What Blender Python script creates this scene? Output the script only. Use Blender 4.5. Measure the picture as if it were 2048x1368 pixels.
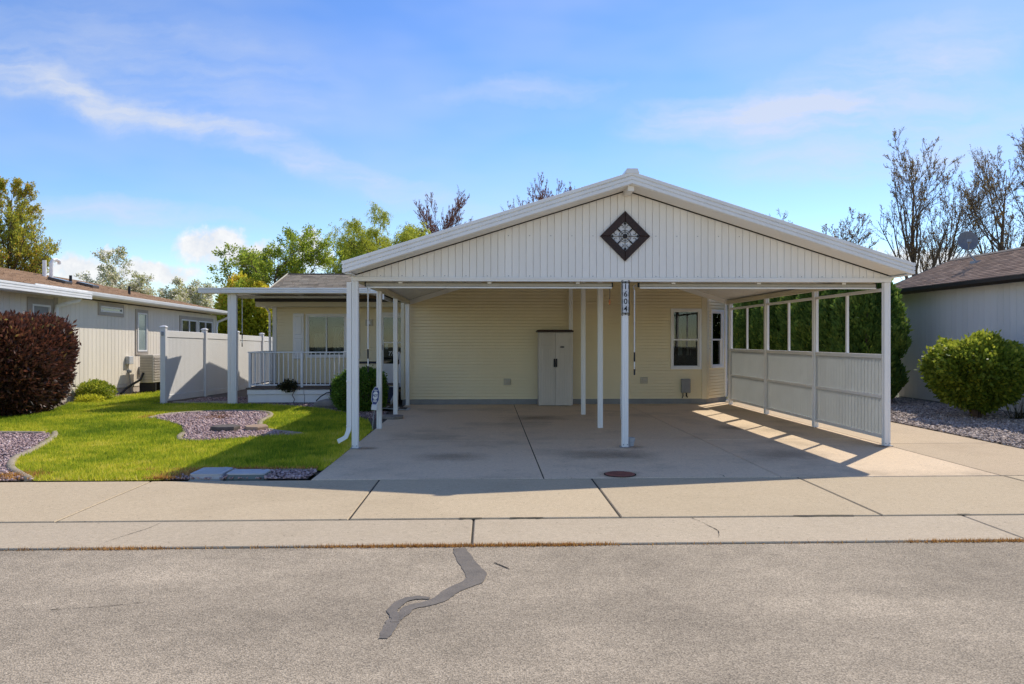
import bpy, math, random
import numpy as np
from mathutils import Vector, Matrix

# ------------------------------------------------------------------ clear
for o in list(bpy.data.objects):
    bpy.data.objects.remove(o, do_unlink=True)
scene = bpy.context.scene
COL = scene.collection
R = math.radians

# ------------------------------------------------------------------ camera
PSI = math.atan(49 / 1495)
cam_d = bpy.data.cameras.new('camera')
cam = bpy.data.objects.new('camera', cam_d)
COL.objects.link(cam)
cam.location = (0, 0, 1.6)
cam.rotation_euler = (R(90), 0, -PSI)
cam_d.sensor_width = 36
cam_d.lens = 36 * 1495 / 2048
cam_d.shift_y = -5 / 2048
cam_d.clip_start = 0.05
cam_d.clip_end = 2000
scene.camera = cam

# ------------------------------------------------------------------ light
SUN_AZ = math.atan2(2.50, 2.83)      # clockwise from +Y
SUN_EL = R(46.5)
EXPOSURE = 1.07
SKY_STRENGTH = 0.131
sun_d = bpy.data.lights.new('sun', 'SUN')
sun_d.energy = 2.05
sun_d.angle = R(0.53)
sun_d.color = (1.0, 0.93, 0.82)
sun = bpy.data.objects.new('sun', sun_d)
COL.objects.link(sun)
sdir = Vector((math.sin(SUN_AZ) * math.cos(SUN_EL), math.cos(SUN_AZ) * math.cos(SUN_EL), math.sin(SUN_EL)))
sun.rotation_euler = sdir.to_track_quat('Z', 'Y').to_euler()
sun.location = (20, 25, 30)

scene.view_settings.view_transform = 'Standard'
scene.view_settings.look = 'None'
scene.view_settings.gamma = 1
scene.view_settings.exposure = EXPOSURE
scene.view_settings.use_curve_mapping = False
scene.render.engine = 'CYCLES'
scene.cycles.max_bounces = 6
scene.cycles.diffuse_bounces = 4
scene.cycles.glossy_bounces = 2
scene.cycles.transmission_bounces = 4
scene.cycles.transparent_max_bounces = 8
scene.cycles.use_adaptive_sampling = True
scene.cycles.adaptive_threshold = 0.012
scene.cycles.use_denoising = True
scene.cycles.denoising_input_passes = 'RGB_ALBEDO_NORMAL'
scene.cycles.denoising_prefilter = 'NONE'

# ------------------------------------------------------------------ world
world = bpy.data.worlds.new('World')
scene.world = world
world.use_nodes = True
wt = world.node_tree
wt.nodes.clear()


def nd(nt, typ, ins=None, **props):
    n = nt.nodes.new(typ)
    for k, v in props.items():
        setattr(n, k, v)
    if ins:
        for k, v in ins.items():
            s = n.inputs[k]
            if isinstance(v, bpy.types.NodeSocket):
                nt.links.new(v, s)
            else:
                s.default_value = v
    return n


def mth(nt, op, a, b=None, c=None, clamp=False):
    ins = {0: a}
    if b is not None:
        ins[1] = b
    if c is not None:
        ins[2] = c
    return nd(nt, 'ShaderNodeMath', ins, operation=op, use_clamp=clamp).outputs[0]


def mixc(nt, f, a, b, blend='MIX'):
    n = nt.nodes.new('ShaderNodeMix')
    n.data_type = 'RGBA'
    n.blend_type = blend
    for i, v in ((0, f), (6, a), (7, b)):
        s = n.inputs[i]
        if isinstance(v, bpy.types.NodeSocket):
            nt.links.new(v, s)
        elif i == 0:
            s.default_value = v
        else:
            s.default_value = (v[0], v[1], v[2], 1)
    return n.outputs[2]


def build_world():
    nt = wt
    sky = nd(nt, 'ShaderNodeTexSky', sky_type='NISHITA')
    sky.sun_disc = False
    sky.sun_elevation = SUN_EL
    sky.sun_rotation = SUN_AZ
    sky.altitude = 600
    sky.air_density = 1.0
    sky.dust_density = 0.1
    sky.ozone_density = 6.0
    skyc = nd(nt, 'ShaderNodeHueSaturation', {'Hue': 0.515, 'Saturation': 1.15, 'Value': 1.0, 'Fac': 1.0, 'Color': sky.outputs[0]}).outputs[0]
    skyc = mixc(nt, 1.0, skyc, (0.87, 0.815, 0.68), 'MULTIPLY')
    tc = nd(nt, 'ShaderNodeTexCoord')
    sep = nd(nt, 'ShaderNodeSeparateXYZ', {0: tc.outputs['Generated']})
    x, y, z = sep.outputs
    ya = mth(nt, 'MAXIMUM', mth(nt, 'ABSOLUTE', y), 0.08)
    a = mth(nt, 'DIVIDE', x, ya)
    b = mth(nt, 'DIVIDE', z, ya)
    flat = nd(nt, 'ShaderNodeCombineXYZ', {0: a, 1: b, 2: 1.0}).outputs[0]

    def warped(scale, detail, amp):
        wn = nd(nt, 'ShaderNodeTexNoise', {'Vector': flat, 'Scale': scale, 'Detail': detail, 'Roughness': 0.6})
        wv = nd(nt, 'ShaderNodeVectorMath', {0: wn.outputs['Color'], 1: (0.5, 0.5, 0.5)}, operation='SUBTRACT').outputs[0]
        return nd(nt, 'ShaderNodeVectorMath', {0: wv, 1: amp, 2: flat}, operation='MULTIPLY_ADD').outputs[0]

    fc = warped(6.5, 6.0, (0.17, 0.075, 0))
    fu = warped(26.0, 5.0, (0.05, 0.045, 0))

    def ellipse(vec, ca, cb, la, lb, ang):
        """soft elliptical patch of directions, 1 in the middle, 0 outside"""
        c, s = math.cos(ang), math.sin(ang)
        k1 = (c / la, s / la, -(c * ca + s * cb) / la)
        k2 = (-s / lb, c / lb, (s * ca - c * cb) / lb)
        x1 = nd(nt, 'ShaderNodeVectorMath', {0: vec, 1: k1}, operation='DOT_PRODUCT').outputs['Value']
        y1 = nd(nt, 'ShaderNodeVectorMath', {0: vec, 1: k2}, operation='DOT_PRODUCT').outputs['Value']
        d2 = mth(nt, 'MULTIPLY_ADD', y1, y1, mth(nt, 'MULTIPLY', x1, x1))
        return mth(nt, 'SUBTRACT', 1.0, d2, clamp=True)

    # streaks: centre a, centre b, half length, half width, angle, strength
    streaks = [
        (-0.580, 0.332, 0.22, 0.036, -0.33, 0.50), (-0.42, 0.284, 0.22, 0.028, -0.27, 0.50), (-0.25, 0.238, 0.22, 0.024, -0.26, 0.36), (-0.10, 0.19, 0.22, 0.026, -0.30, 0.30),
        (-0.47, 0.360, 0.34, 0.10, -0.15, 0.36), (-0.49, 0.167, 0.26, 0.024, -0.09, 0.60), (-0.44, 0.137, 0.10, 0.012, -0.02, 0.35),
        (0.35, 0.300, 0.19, 0.042, 0.08, 0.80), (0.55, 0.358, 0.24, 0.075, 0.30, 0.58), (0.065, 0.333, 0.13, 0.022, 0.05, 0.45),
        (0.63, 0.283, 0.30, 0.06, 0.2, 0.45), (0.49, 0.240, 0.28, 0.035, 0.05, 0.3),
    ]
    stn = nd(nt, 'ShaderNodeTexNoise', {'Vector': nd(nt, 'ShaderNodeVectorMath', {0: fc, 1: (3.0, 15.0, 1.0)}, operation='MULTIPLY').outputs[0], 'Scale': 2.2, 'Detail': 4.0, 'Roughness': 0.58})
    stripe = nd(nt, 'ShaderNodeMapRange', {0: stn.outputs['Fac'], 1: 0.30, 2: 0.68, 3: 0.12, 4: 1.0}, clamp=True).outputs[0]
    acc = None
    for (ca, cb, la, lb, ang, st) in streaks:
        e = ellipse(fc, ca, cb, la, lb, ang)
        acc = mth(nt, 'MULTIPLY', e, st) if acc is None else mth(nt, 'MULTIPLY_ADD', e, st, acc)
    # the thin veil of the same cirrus goes on over the rest of the sky
    veil = nd(nt, 'ShaderNodeTexNoise', {'Vector': nd(nt, 'ShaderNodeVectorMath', {0: tc.outputs['Generated'], 1: (2.0, 2.0, 6.0)}, operation='MULTIPLY').outputs[0], 'Scale': 1.6, 'Detail': 3.0, 'Roughness': 0.6})
    veilf = nd(nt, 'ShaderNodeMapRange', {0: veil.outputs['Fac'], 1: 0.38, 2: 0.76, 3: 0.0, 4: 0.28}, clamp=True).outputs[0]
    cir = mth(nt, 'MULTIPLY_ADD', acc, stripe, veilf)
    cir = mth(nt, 'MINIMUM', cir, 0.85)
    col1 = mixc(nt, cir, skyc, (2.55, 2.75, 3.2))
    # small cumulus near the horizon
    cums = [(-0.362, 0.122, 0.046, 0.022), (-0.322, 0.113, 0.045, 0.015), (-0.234, 0.120, 0.022, 0.026), (-0.530, 0.092, 0.045, 0.016), (-0.44, 0.086, 0.06, 0.014), (-0.497, 0.113, 0.010, 0.007), (0.60, 0.105, 0.08, 0.018)]
    acc = None
    for (ca, cb, la, lb) in cums:
        e = ellipse(fu, ca, cb, la * 1.45, lb * 1.45, 0.0)
        acc = e if acc is None else mth(nt, 'MAXIMUM', acc, e)
    pn = nd(nt, 'ShaderNodeTexNoise', {'Vector': flat, 'Scale': 42.0, 'Detail': 5.0, 'Roughness': 0.65})
    acc = mth(nt, 'MULTIPLY', acc, nd(nt, 'ShaderNodeMapRange', {0: pn.outputs['Fac'], 1: 0.25, 2: 0.70, 3: 0.45, 4: 1.25}).outputs[0])
    cf = nd(nt, 'ShaderNodeMapRange', {0: acc, 1: 0.10, 2: 0.75, 3: 0.0, 4: 0.92}, clamp=True, interpolation_type='SMOOTHSTEP').outputs[0]
    puff = mixc(nt, nd(nt, 'ShaderNodeMapRange', {0: pn.outputs['Fac'], 1: 0.35, 2: 0.65}, clamp=True).outputs[0], (2.9, 2.95, 3.1), (3.6, 3.55, 3.5))
    col2 = mixc(nt, cf, col1, puff)
    bg = nd(nt, 'ShaderNodeBackground', {'Color': col2, 'Strength': SKY_STRENGTH})
    out = nd(nt, 'ShaderNodeOutputWorld', {'Surface': bg.outputs[0]})


build_world()
world.cycles.sampling_method = 'MANUAL'
world.cycles.sample_map_resolution = 256

# ------------------------------------------------------------------ mesh helpers
ORG = {}          # world origin of every object, by name


def finish(name, me, mat, parent, org, smooth=False):
    o = bpy.data.objects.new(name, me)
    COL.objects.link(o)
    if mat is not None and not me.materials:
        me.materials.append(mat)
    if parent is not None:
        o.parent = parent
        o.location = (0, 0, 0)
    else:
        o.location = org
    ORG[o.name] = org
    if smooth:
        me.polygons.foreach_set('use_smooth', [True] * len(me.polygons))
    return o


def org_of(parent, org):
    if parent is not None:
        return ORG[parent.name]
    return org


def tag(o, label=None, cat=None, group=None, kind=None):
    if label:
        o['label'] = label
    if cat:
        o['category'] = cat
    if group:
        o['group'] = group
    if kind:
        o['kind'] = kind
    return o


def thing(name, loc, label, cat, group=None, kind=None):
    o = bpy.data.objects.new(name, None)
    COL.objects.link(o)
    o.empty_display_size = 0.2
    o.location = loc
    ORG[o.name] = tuple(loc)
    return tag(o, label, cat, group, kind)


class MB:
    """collects geometry in a local frame (x along, y into, z up) and links it as one mesh"""

    def __init__(self, o=(0, 0, 0), x=(1, 0, 0), y=(0, 1, 0), z=(0, 0, 1)):
        self.o, self.x, self.y, self.zz = Vector(o), Vector(x), Vector(y), Vector(z)
        self.v, self.f = [], []

    def p(self, q):
        return self.o + self.x * q[0] + self.y * q[1] + self.zz * q[2]

    def add(self, vs, fs):
        n = len(self.v)
        self.v += [tuple(self.p(q)) for q in vs]
        self.f += [tuple(i + n for i in f) for f in fs]
        return self

    def box(self, x0, x1, y0, y1, z0, z1):
        return self.add([(x0, y0, z0), (x1, y0, z0), (x1, y1, z0), (x0, y1, z0), (x0, y0, z1), (x1, y0, z1), (x1, y1, z1), (x0, y1, z1)],
                        [(0, 3, 2, 1), (4, 5, 6, 7), (0, 1, 5, 4), (1, 2, 6, 5), (2, 3, 7, 6), (3, 0, 4, 7)])

    def cbox(self, x0, x1, y0, y1, z0, z1, c=0.006):
        """box with chamfered vertical and horizontal edges"""
        vs, fs = [], []
        X, Y, Z = (x0, x1), (y0, y1), (z0, z1)
        idx = {}
        for i in (0, 1):
            for j in (0, 1):
                for k in (0, 1):
                    sx, sy, sz = (c if i == 0 else -c), (c if j == 0 else -c), (c if k == 0 else -c)
                    for ax, q in (('x', (X[i], Y[j] + sy, Z[k] + sz)), ('y', (X[i] + sx, Y[j], Z[k] + sz)), ('z', (X[i] + sx, Y[j] + sy, Z[k]))):
                        idx[(ax, i, j, k)] = len(vs)
                        vs.append(q)
        g = lambda ax, i, j, k: idx[(ax, i, j, k)]
        fs += [(g('x', 0, 0, 0), g('x', 0, 0, 1), g('x', 0, 1, 1), g('x', 0, 1, 0)), (g('x', 1, 0, 0), g('x', 1, 1, 0), g('x', 1, 1, 1), g('x', 1, 0, 1)),
               (g('y', 0, 0, 0), g('y', 1, 0, 0), g('y', 1, 0, 1), g('y', 0, 0, 1)), (g('y', 0, 1, 0), g('y', 0, 1, 1), g('y', 1, 1, 1), g('y', 1, 1, 0)),
               (g('z', 0, 0, 0), g('z', 0, 1, 0), g('z', 1, 1, 0), g('z', 1, 0, 0)), (g('z', 0, 0, 1), g('z', 1, 0, 1), g('z', 1, 1, 1), g('z', 0, 1, 1))]
        for i in (0, 1):
            for j in (0, 1):
                fs.append((g('x', i, j, 0), g('x', i, j, 1), g('y', i, j, 1), g('y', i, j, 0)))
        for i in (0, 1):
            for k in (0, 1):
                fs.append((g('x', i, 0, k), g('x', i, 1, k), g('z', i, 1, k), g('z', i, 0, k)))
        for j in (0, 1):
            for k in (0, 1):
                fs.append((g('y', 0, j, k), g('y', 1, j, k), g('z', 1, j, k), g('z', 0, j, k)))
        for i in (0, 1):
            for j in (0, 1):
                for k in (0, 1):
                    fs.append((g('x', i, j, k), g('y', i, j, k), g('z', i, j, k)))
        return self.add(vs, fs)

    def prism(self, poly, vec):
        """poly: list of 3d points; extruded by vec"""
        n = len(poly)
        q = [tuple(Vector(a) + Vector(vec)) for a in poly]
        fs = [tuple(range(n))[::-1], tuple(range(n, 2 * n))]
        fs += [(i, (i + 1) % n, n + (i + 1) % n, n + i) for i in range(n)]
        return self.add(list(poly) + q, fs)

    def loft(self, rings, caps=True, closed=True):
        n = len(rings[0])
        vs = [q for r in rings for q in r]
        fs = []
        for k in range(len(rings) - 1):
            for i in range(n if closed else n - 1):
                j = (i + 1) % n
                fs.append((k * n + i, k * n + j, (k + 1) * n + j, (k + 1) * n + i))
        if caps and closed:
            fs.append(tuple(range(n))[::-1])
            fs.append(tuple(range((len(rings) - 1) * n, len(rings) * n)))
        return self.add(vs, fs)

    def tube(self, pts, r, n=8):
        pts = [Vector(q) for q in pts]
        rr = r if isinstance(r, (list, tuple)) else [r] * len(pts)
        rings = []
        ref = None
        for i, q in enumerate(pts):
            d = (pts[min(i + 1, len(pts) - 1)] - pts[max(i - 1, 0)]).normalized()
            if ref is None:
                ref = Vector((0, 0, 1)) if abs(d.z) < 0.9 else Vector((1, 0, 0))
            s = d.cross(ref).normalized()
            t = s.cross(d).normalized()
            ref = t
            rings.append([tuple(q + (s * math.cos(2 * math.pi * k / n) + t * math.sin(2 * math.pi * k / n)) * rr[i]) for k in range(n)])
        return self.loft(rings)

    def beam(self, a, b, w, h, up=(0, 0, 1)):
        a, b = Vector(a), Vector(b)
        d = (b - a).normalized()
        s = d.cross(Vector(up)).normalized() * (w / 2)
        t = s.cross(d).normalized() * (h / 2)
        return self.loft([[tuple(q + s * i + t * j) for i, j in ((-1, -1), (1, -1), (1, 1), (-1, 1))] for q in (a, b)])

    def lathe(self, c, prof, n=24):
        rings = []
        for (r, z) in prof:
            rings.append([(c[0] + r * math.cos(2 * math.pi * k / n), c[1] + r * math.sin(2 * math.pi * k / n), c[2] + z) for k in range(n)])
        return self.loft(rings)

    def quad(self, a, b, c, d):
        return self.add([a, b, c, d], [(0, 1, 2, 3)])

    def build(self, name, mat, parent=None, org=None, smooth=False, label=None, kind=None):
        if parent is None and org is None:
            xs = [min(q[i] for q in self.v) for i in range(3)]
            xe = [max(q[i] for q in self.v) for i in range(3)]
            org = ((xs[0] + xe[0]) / 2, (xs[1] + xe[1]) / 2, xs[2])
        org = org_of(parent, org)
        me = bpy.data.meshes.new(name)
        me.from_pydata([(q[0] - org[0], q[1] - org[1], q[2] - org[2]) for q in self.v], [], self.f)
        me.update()
        o = finish(name, me, mat, parent, org, smooth)
        if label:
            o['label'] = label
        if kind:
            o['kind'] = kind
        return o


def np_mesh(name, V, F, mat, parent=None, org=None, tint=None, smooth=False):
    """V (n,3) world coordinates; F (m,k) faces of one size"""
    if parent is None and org is None:
        lo, hi = V.min(0), V.max(0)
        org = (float((lo[0] + hi[0]) / 2), float((lo[1] + hi[1]) / 2), float(lo[2]))
    org = org_of(parent, org)
    V = (V - np.array(org)).astype(np.float32)
    me = bpy.data.meshes.new(name)
    m, k = F.shape
    me.vertices.add(len(V))
    me.vertices.foreach_set('co', V.ravel())
    me.loops.add(m * k)
    me.loops.foreach_set('vertex_index', F.astype(np.int32).ravel())
    me.polygons.add(m)
    me.polygons.foreach_set('loop_start', np.arange(0, m * k, k, dtype=np.int32))
    me.polygons.foreach_set('loop_total', np.full(m, k, dtype=np.int32))
    if tint is not None:
        at = me.attributes.new('tint', 'FLOAT', 'FACE')
        at.data.foreach_set('value', tint.astype(np.float32))
    me.update(calc_edges=True)
    me.validate()
    return finish(name, me, mat, parent, org, smooth)


def place(name, me, parent, loc):
    """another object that shares mesh data, as a child of parent at a world location"""
    o = bpy.data.objects.new(name, me)
    COL.objects.link(o)
    po = ORG[parent.name]
    o.parent = parent
    o.location = (loc[0] - po[0], loc[1] - po[1], loc[2] - po[2])
    ORG[o.name] = tuple(loc)
    return o


def vnoise(P, scale, seed, n=9):
    """cheap smooth noise in [0,1] for arrays of points"""
    r = np.random.default_rng(seed)
    out = np.zeros(len(P))
    for _ in range(n):
        k = r.normal(0, 1, P.shape[1]) * scale
        out += np.sin(P @ k + r.uniform(0, 6.28))
    return np.clip(0.5 + out / n * 1.1, 0, 1)


def in_poly(x, y, poly):
    inside = np.zeros(len(x), bool)
    n = len(poly)
    j = n - 1
    for i in range(n):
        xi, yi = poly[i]
        xj, yj = poly[j]
        c = ((yi > y) != (yj > y)) & (x < (xj - xi) * (y - yi) / (yj - yi + 1e-12) + xi)
        inside ^= c
        j = i
    return inside


def smooth_poly(pts, closed=True, k=6):
    P = [Vector((a, b)) for a, b in pts]
    n = len(P)
    out = []
    rng_ = range(n) if closed else range(n - 1)
    for i in rng_:
        p0 = P[(i - 1) % n] if closed else P[max(i - 1, 0)]
        p1, p2 = P[i], P[(i + 1) % n]
        p3 = P[(i + 2) % n] if closed else P[min(i + 2, n - 1)]
        for s in range(k):
            t = s / k
            q = 0.5 * ((2 * p1) + (p2 - p0) * t + (2 * p0 - 5 * p1 + 4 * p2 - p3) * t * t + (3 * p1 - p0 - 3 * p2 + p3) * t ** 3)
            out.append((q.x, q.y))
    if not closed:
        out.append((P[-1].x, P[-1].y))
    return out


# ------------------------------------------------------------------ materials
def newmat(name):
    m = bpy.data.materials.new(name)
    m.use_nodes = True
    nt = m.node_tree
    nt.nodes.clear()
    out = nd(nt, 'ShaderNodeOutputMaterial')
    return m, nt, out


def pmat(name, col, col2=None, nscale=6.0, rough=0.55, spec=0.4, metal=0.0, bump=0.0, bscale=60.0, rnd=0.06, lo=0.35, hi=0.7, streak=False):
    """painted or moulded surface: colour wander, a little grain, slight difference from piece to piece"""
    m, nt, out = newmat(name)
    geo = nd(nt, 'ShaderNodeNewGeometry')
    pos = geo.outputs['Position']
    oi = nd(nt, 'ShaderNodeObjectInfo')
    col2 = col2 or tuple(c * 0.86 for c in col)
    vec = pos
    if streak:
        vec = nd(nt, 'ShaderNodeVectorMath', {0: pos, 1: (1, 1, 0.15)}, operation='MULTIPLY').outputs[0]
    n1 = nd(nt, 'ShaderNodeTexNoise', {'Vector': vec, 'Scale': nscale, 'Detail': 7.0, 'Roughness': 0.62})
    f = nd(nt, 'ShaderNodeMapRange', {0: n1.outputs['Fac'], 1: lo, 2: hi}, clamp=True).outputs[0]
    c = mixc(nt, f, col, col2)
    v = mth(nt, 'ADD', 1 - rnd, mth(nt, 'MULTIPLY', oi.outputs['Random'], 2 * rnd))
    hs = nd(nt, 'ShaderNodeHueSaturation', {'Hue': 0.5, 'Saturation': 1.0, 'Value': v, 'Fac': 1.0, 'Color': c})
    bs = nd(nt, 'ShaderNodeBsdfPrincipled', {'Base Color': hs.outputs[0], 'Roughness': rough, 'Metallic': metal, 'Specular IOR Level': spec})
    if bump > 0:
        n2 = nd(nt, 'ShaderNodeTexNoise', {'Vector': pos, 'Scale': bscale, 'Detail': 5.0, 'Roughness': 0.6})
        bp = nd(nt, 'ShaderNodeBump', {'Height': n2.outputs['Fac'], 'Strength': bump, 'Distance': 0.01})
        nt.links.new(bp.outputs[0], bs.inputs['Normal'])
    nt.links.new(bs.outputs[0], out.inputs[0])
    return m


def tintmat(name, stops, rough=0.8, spec=0.2, trans=0.0, nscale=3.0, namp=0.25, bump=0.0):
    """pieces whose colour varies face by face (attribute tint) plus slow drift"""
    m, nt, out = newmat(name)
    at = nd(nt, 'ShaderNodeAttribute', attribute_name='tint')
    geo = nd(nt, 'ShaderNodeNewGeometry')
    n1 = nd(nt, 'ShaderNodeTexNoise', {'Vector': geo.outputs['Position'], 'Scale': nscale, 'Detail': 3.0})
    t = mth(nt, 'ADD', at.outputs['Fac'], mth(nt, 'MULTIPLY', mth(nt, 'SUBTRACT', n1.outputs['Fac'], 0.5), namp), clamp=True)
    cr = nd(nt, 'ShaderNodeValToRGB', {0: t})
    el = cr.color_ramp.elements
    for i, (p, c) in enumerate(stops):
        e = el[i] if i < 2 else el.new(p)
        e.position = p
        e.color = (c[0], c[1], c[2], 1)
    bs = nd(nt, 'ShaderNodeBsdfPrincipled', {'Base Color': cr.outputs[0], 'Roughness': rough, 'Specular IOR Level': spec})
    sh = bs.outputs[0]
    if trans > 0:
        tr = nd(nt, 'ShaderNodeBsdfTranslucent', {'Color': cr.outputs[0]})
        sh = nd(nt, 'ShaderNodeMixShader', {0: trans, 1: sh, 2: tr.outputs[0]}).outputs[0]
    nt.links.new(sh, out.inputs[0])
    return m


def concrete(name, col, dark, warm, stain=0.35, seed=0.0):
    m, nt, out = newmat(name)
    geo = nd(nt, 'ShaderNodeNewGeometry')
    pos = nd(nt, 'ShaderNodeVectorMath', {0: geo.outputs['Position'], 1: (seed, seed * 1.7, 0)}, operation='ADD').outputs[0]
    oi = nd(nt, 'ShaderNodeObjectInfo')
    n0 = nd(nt, 'ShaderNodeTexNoise', {'Vector': pos, 'Scale': 0.55, 'Detail': 6.0, 'Roughness': 0.65})
    n1 = nd(nt, 'ShaderNodeTexNoise', {'Vector': pos, 'Scale': 3.2, 'Detail': 8.0, 'Roughness': 0.7})
    n2 = nd(nt, 'ShaderNodeTexNoise', {'Vector': pos, 'Scale': 95.0, 'Detail': 4.0, 'Roughness': 0.7})
    vo = nd(nt, 'ShaderNodeTexVoronoi', {'Vector': pos, 'Scale': 11.0})
    f0 = nd(nt, 'ShaderNodeMapRange', {0: n0.outputs['Fac'], 1: 0.50, 2: 0.68, 3: 0.0, 4: stain}, clamp=True).outputs[0]
    f1 = nd(nt, 'ShaderNodeMapRange', {0: n1.outputs['Fac'], 1: 0.35, 2: 0.7, 3: 0.0, 4: 0.6}, clamp=True).outputs[0]
    c = mixc(nt, f1, col, warm)
    c = mixc(nt, f0, c, dark)
    n4 = nd(nt, 'ShaderNodeTexNoise', {'Vector': pos, 'Scale': 21.0, 'Detail': 5.0, 'Roughness': 0.75})
    v = mth(nt, 'ADD', 0.28, mth(nt, 'MULTIPLY', n2.outputs['Fac'], 0.85))
    v = mth(nt, 'ADD', v, mth(nt, 'MULTIPLY', n4.outputs['Fac'], 0.55))
    v = mth(nt, 'MULTIPLY', v, mth(nt, 'ADD', 0.95, mth(nt, 'MULTIPLY', oi.outputs['Random'], 0.10)))
    spot = nd(nt, 'ShaderNodeMapRange', {0: vo.outputs['Distance'], 1: 0.06, 2: 0.13, 3: 0.60, 4: 1.0}, clamp=True).outputs[0]
    v = mth(nt, 'MULTIPLY', v, spot)
    hs = nd(nt, 'ShaderNodeHueSaturation', {'Hue': 0.5, 'Saturation': 1.0, 'Value': v, 'Fac': 1.0, 'Color': c})
    bs = nd(nt, 'ShaderNodeBsdfPrincipled', {'Base Color': hs.outputs[0], 'Roughness': 0.88, 'Specular IOR Level': 0.25})
    bp = nd(nt, 'ShaderNodeBump', {'Height': n2.outputs['Fac'], 'Strength': 0.35, 'Distance': 0.006})
    nt.links.new(bp.outputs[0], bs.inputs['Normal'])
    nt.links.new(bs.outputs[0], out.inputs[0])
    return m


def asphalt(name):
    m, nt, out = newmat(name)
    geo = nd(nt, 'ShaderNodeNewGeometry')
    pos = geo.outputs['Position']
    wn = nd(nt, 'ShaderNodeTexNoise', {'Vector': pos, 'Scale': 70.0, 'Detail': 2.0})
    wv = nd(nt, 'ShaderNodeVectorMath', {0: pos, 1: nd(nt, 'ShaderNodeVectorMath', {0: wn.outputs['Color'], 1: (0.012, 0.012, 0.0)}, operation='MULTIPLY').outputs[0]}, operation='ADD').outputs[0]
    vo = nd(nt, 'ShaderNodeTexVoronoi', {'Vector': wv, 'Scale': 105.0, 'Randomness': 1.0})
    vo2 = nd(nt, 'ShaderNodeTexVoronoi', {'Vector': wv, 'Scale': 230.0, 'Randomness': 1.0})
    n0 = nd(nt, 'ShaderNodeTexNoise', {'Vector': pos, 'Scale': 0.7, 'Detail': 7.0, 'Roughness': 0.65})
    n3 = nd(nt, 'ShaderNodeTexNoise', {'Vector': pos, 'Scale': 5.0, 'Detail': 6.0, 'Roughness': 0.7})
    s1 = nd(nt, 'ShaderNodeSeparateColor', {0: vo.outputs['Color']})
    s2 = nd(nt, 'ShaderNodeSeparateColor', {0: vo2.outputs['Color']})
    cr = nd(nt, 'ShaderNodeValToRGB', {0: mth(nt, 'ADD', mth(nt, 'MULTIPLY', s1.outputs[0], 0.62), mth(nt, 'MULTIPLY', s2.outputs[0], 0.38))})
    e = cr.color_ramp.elements
    e[0].position, e[0].color = 0.0, (0.31, 0.255, 0.18, 1)
    e[1].position, e[1].color = 1.0, (0.69, 0.56, 0.39, 1)
    q = e.new(0.5)
    q.color = (0.50, 0.40, 0.275, 1)
    gap = nd(nt, 'ShaderNodeMapRange', {0: vo.outputs['Distance'], 1: 0.42, 2: 0.75, 3: 1.0, 4: 0.55}, clamp=True).outputs[0]
    v = mth(nt, 'MULTIPLY', gap, nd(nt, 'ShaderNodeMapRange', {0: n0.outputs['Fac'], 1: 0.3, 2: 0.7, 3: 0.74, 4: 1.12}, clamp=True).outputs[0])
    v = mth(nt, 'MULTIPLY', v, nd(nt, 'ShaderNodeMapRange', {0: n3.outputs['Fac'], 1: 0.3, 2: 0.75, 3: 0.86, 4: 1.10}, clamp=True).outputs[0])
    sv = nd(nt, 'ShaderNodeVectorMath', {0: pos, 1: (0.16, 1.0, 1.0)}, operation='MULTIPLY').outputs[0]
    n5 = nd(nt, 'ShaderNodeTexNoise', {'Vector': sv, 'Scale': 1.3, 'Detail': 5.0, 'Roughness': 0.6})
    v = mth(nt, 'MULTIPLY', v, nd(nt, 'ShaderNodeMapRange', {0: n5.outputs['Fac'], 1: 0.35, 2: 0.65, 3: 0.86, 4: 1.08}, clamp=True).outputs[0])
    hs = nd(nt, 'ShaderNodeHueSaturation', {'Hue': 0.5, 'Saturation': 0.95, 'Value': v, 'Fac': 1.0, 'Color': cr.outputs[0]})
    bs = nd(nt, 'ShaderNodeBsdfPrincipled', {'Base Color': hs.outputs[0], 'Roughness': 0.9, 'Specular IOR Level': 0.25})
    bp = nd(nt, 'ShaderNodeBump', {'Height': mth(nt, 'SUBTRACT', 1.0, vo.outputs['Distance']), 'Strength': 0.5, 'Distance': 0.008})
    nt.links.new(bp.outputs[0], bs.inputs['Normal'])
    nt.links.new(bs.outputs[0], out.inputs[0])
    return m


def glass(name, tint=(0.75, 0.8, 0.8), refl=0.9):
    m, nt, out = newmat(name)
    fr = nd(nt, 'ShaderNodeFresnel', {'IOR': 1.5})
    g = nd(nt, 'ShaderNodeBsdfGlossy', {'Color': (refl, refl, refl, 1), 'Roughness': 0.015})
    t = nd(nt, 'ShaderNodeBsdfTransparent', {'Color': (*tint, 1)})
    sh = nd(nt, 'ShaderNodeMixShader', {0: fr.outputs[0], 1: t.outputs[0], 2: g.outputs[0]})
    nt.links.new(sh.outputs[0], out.inputs[0])
    return m


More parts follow.
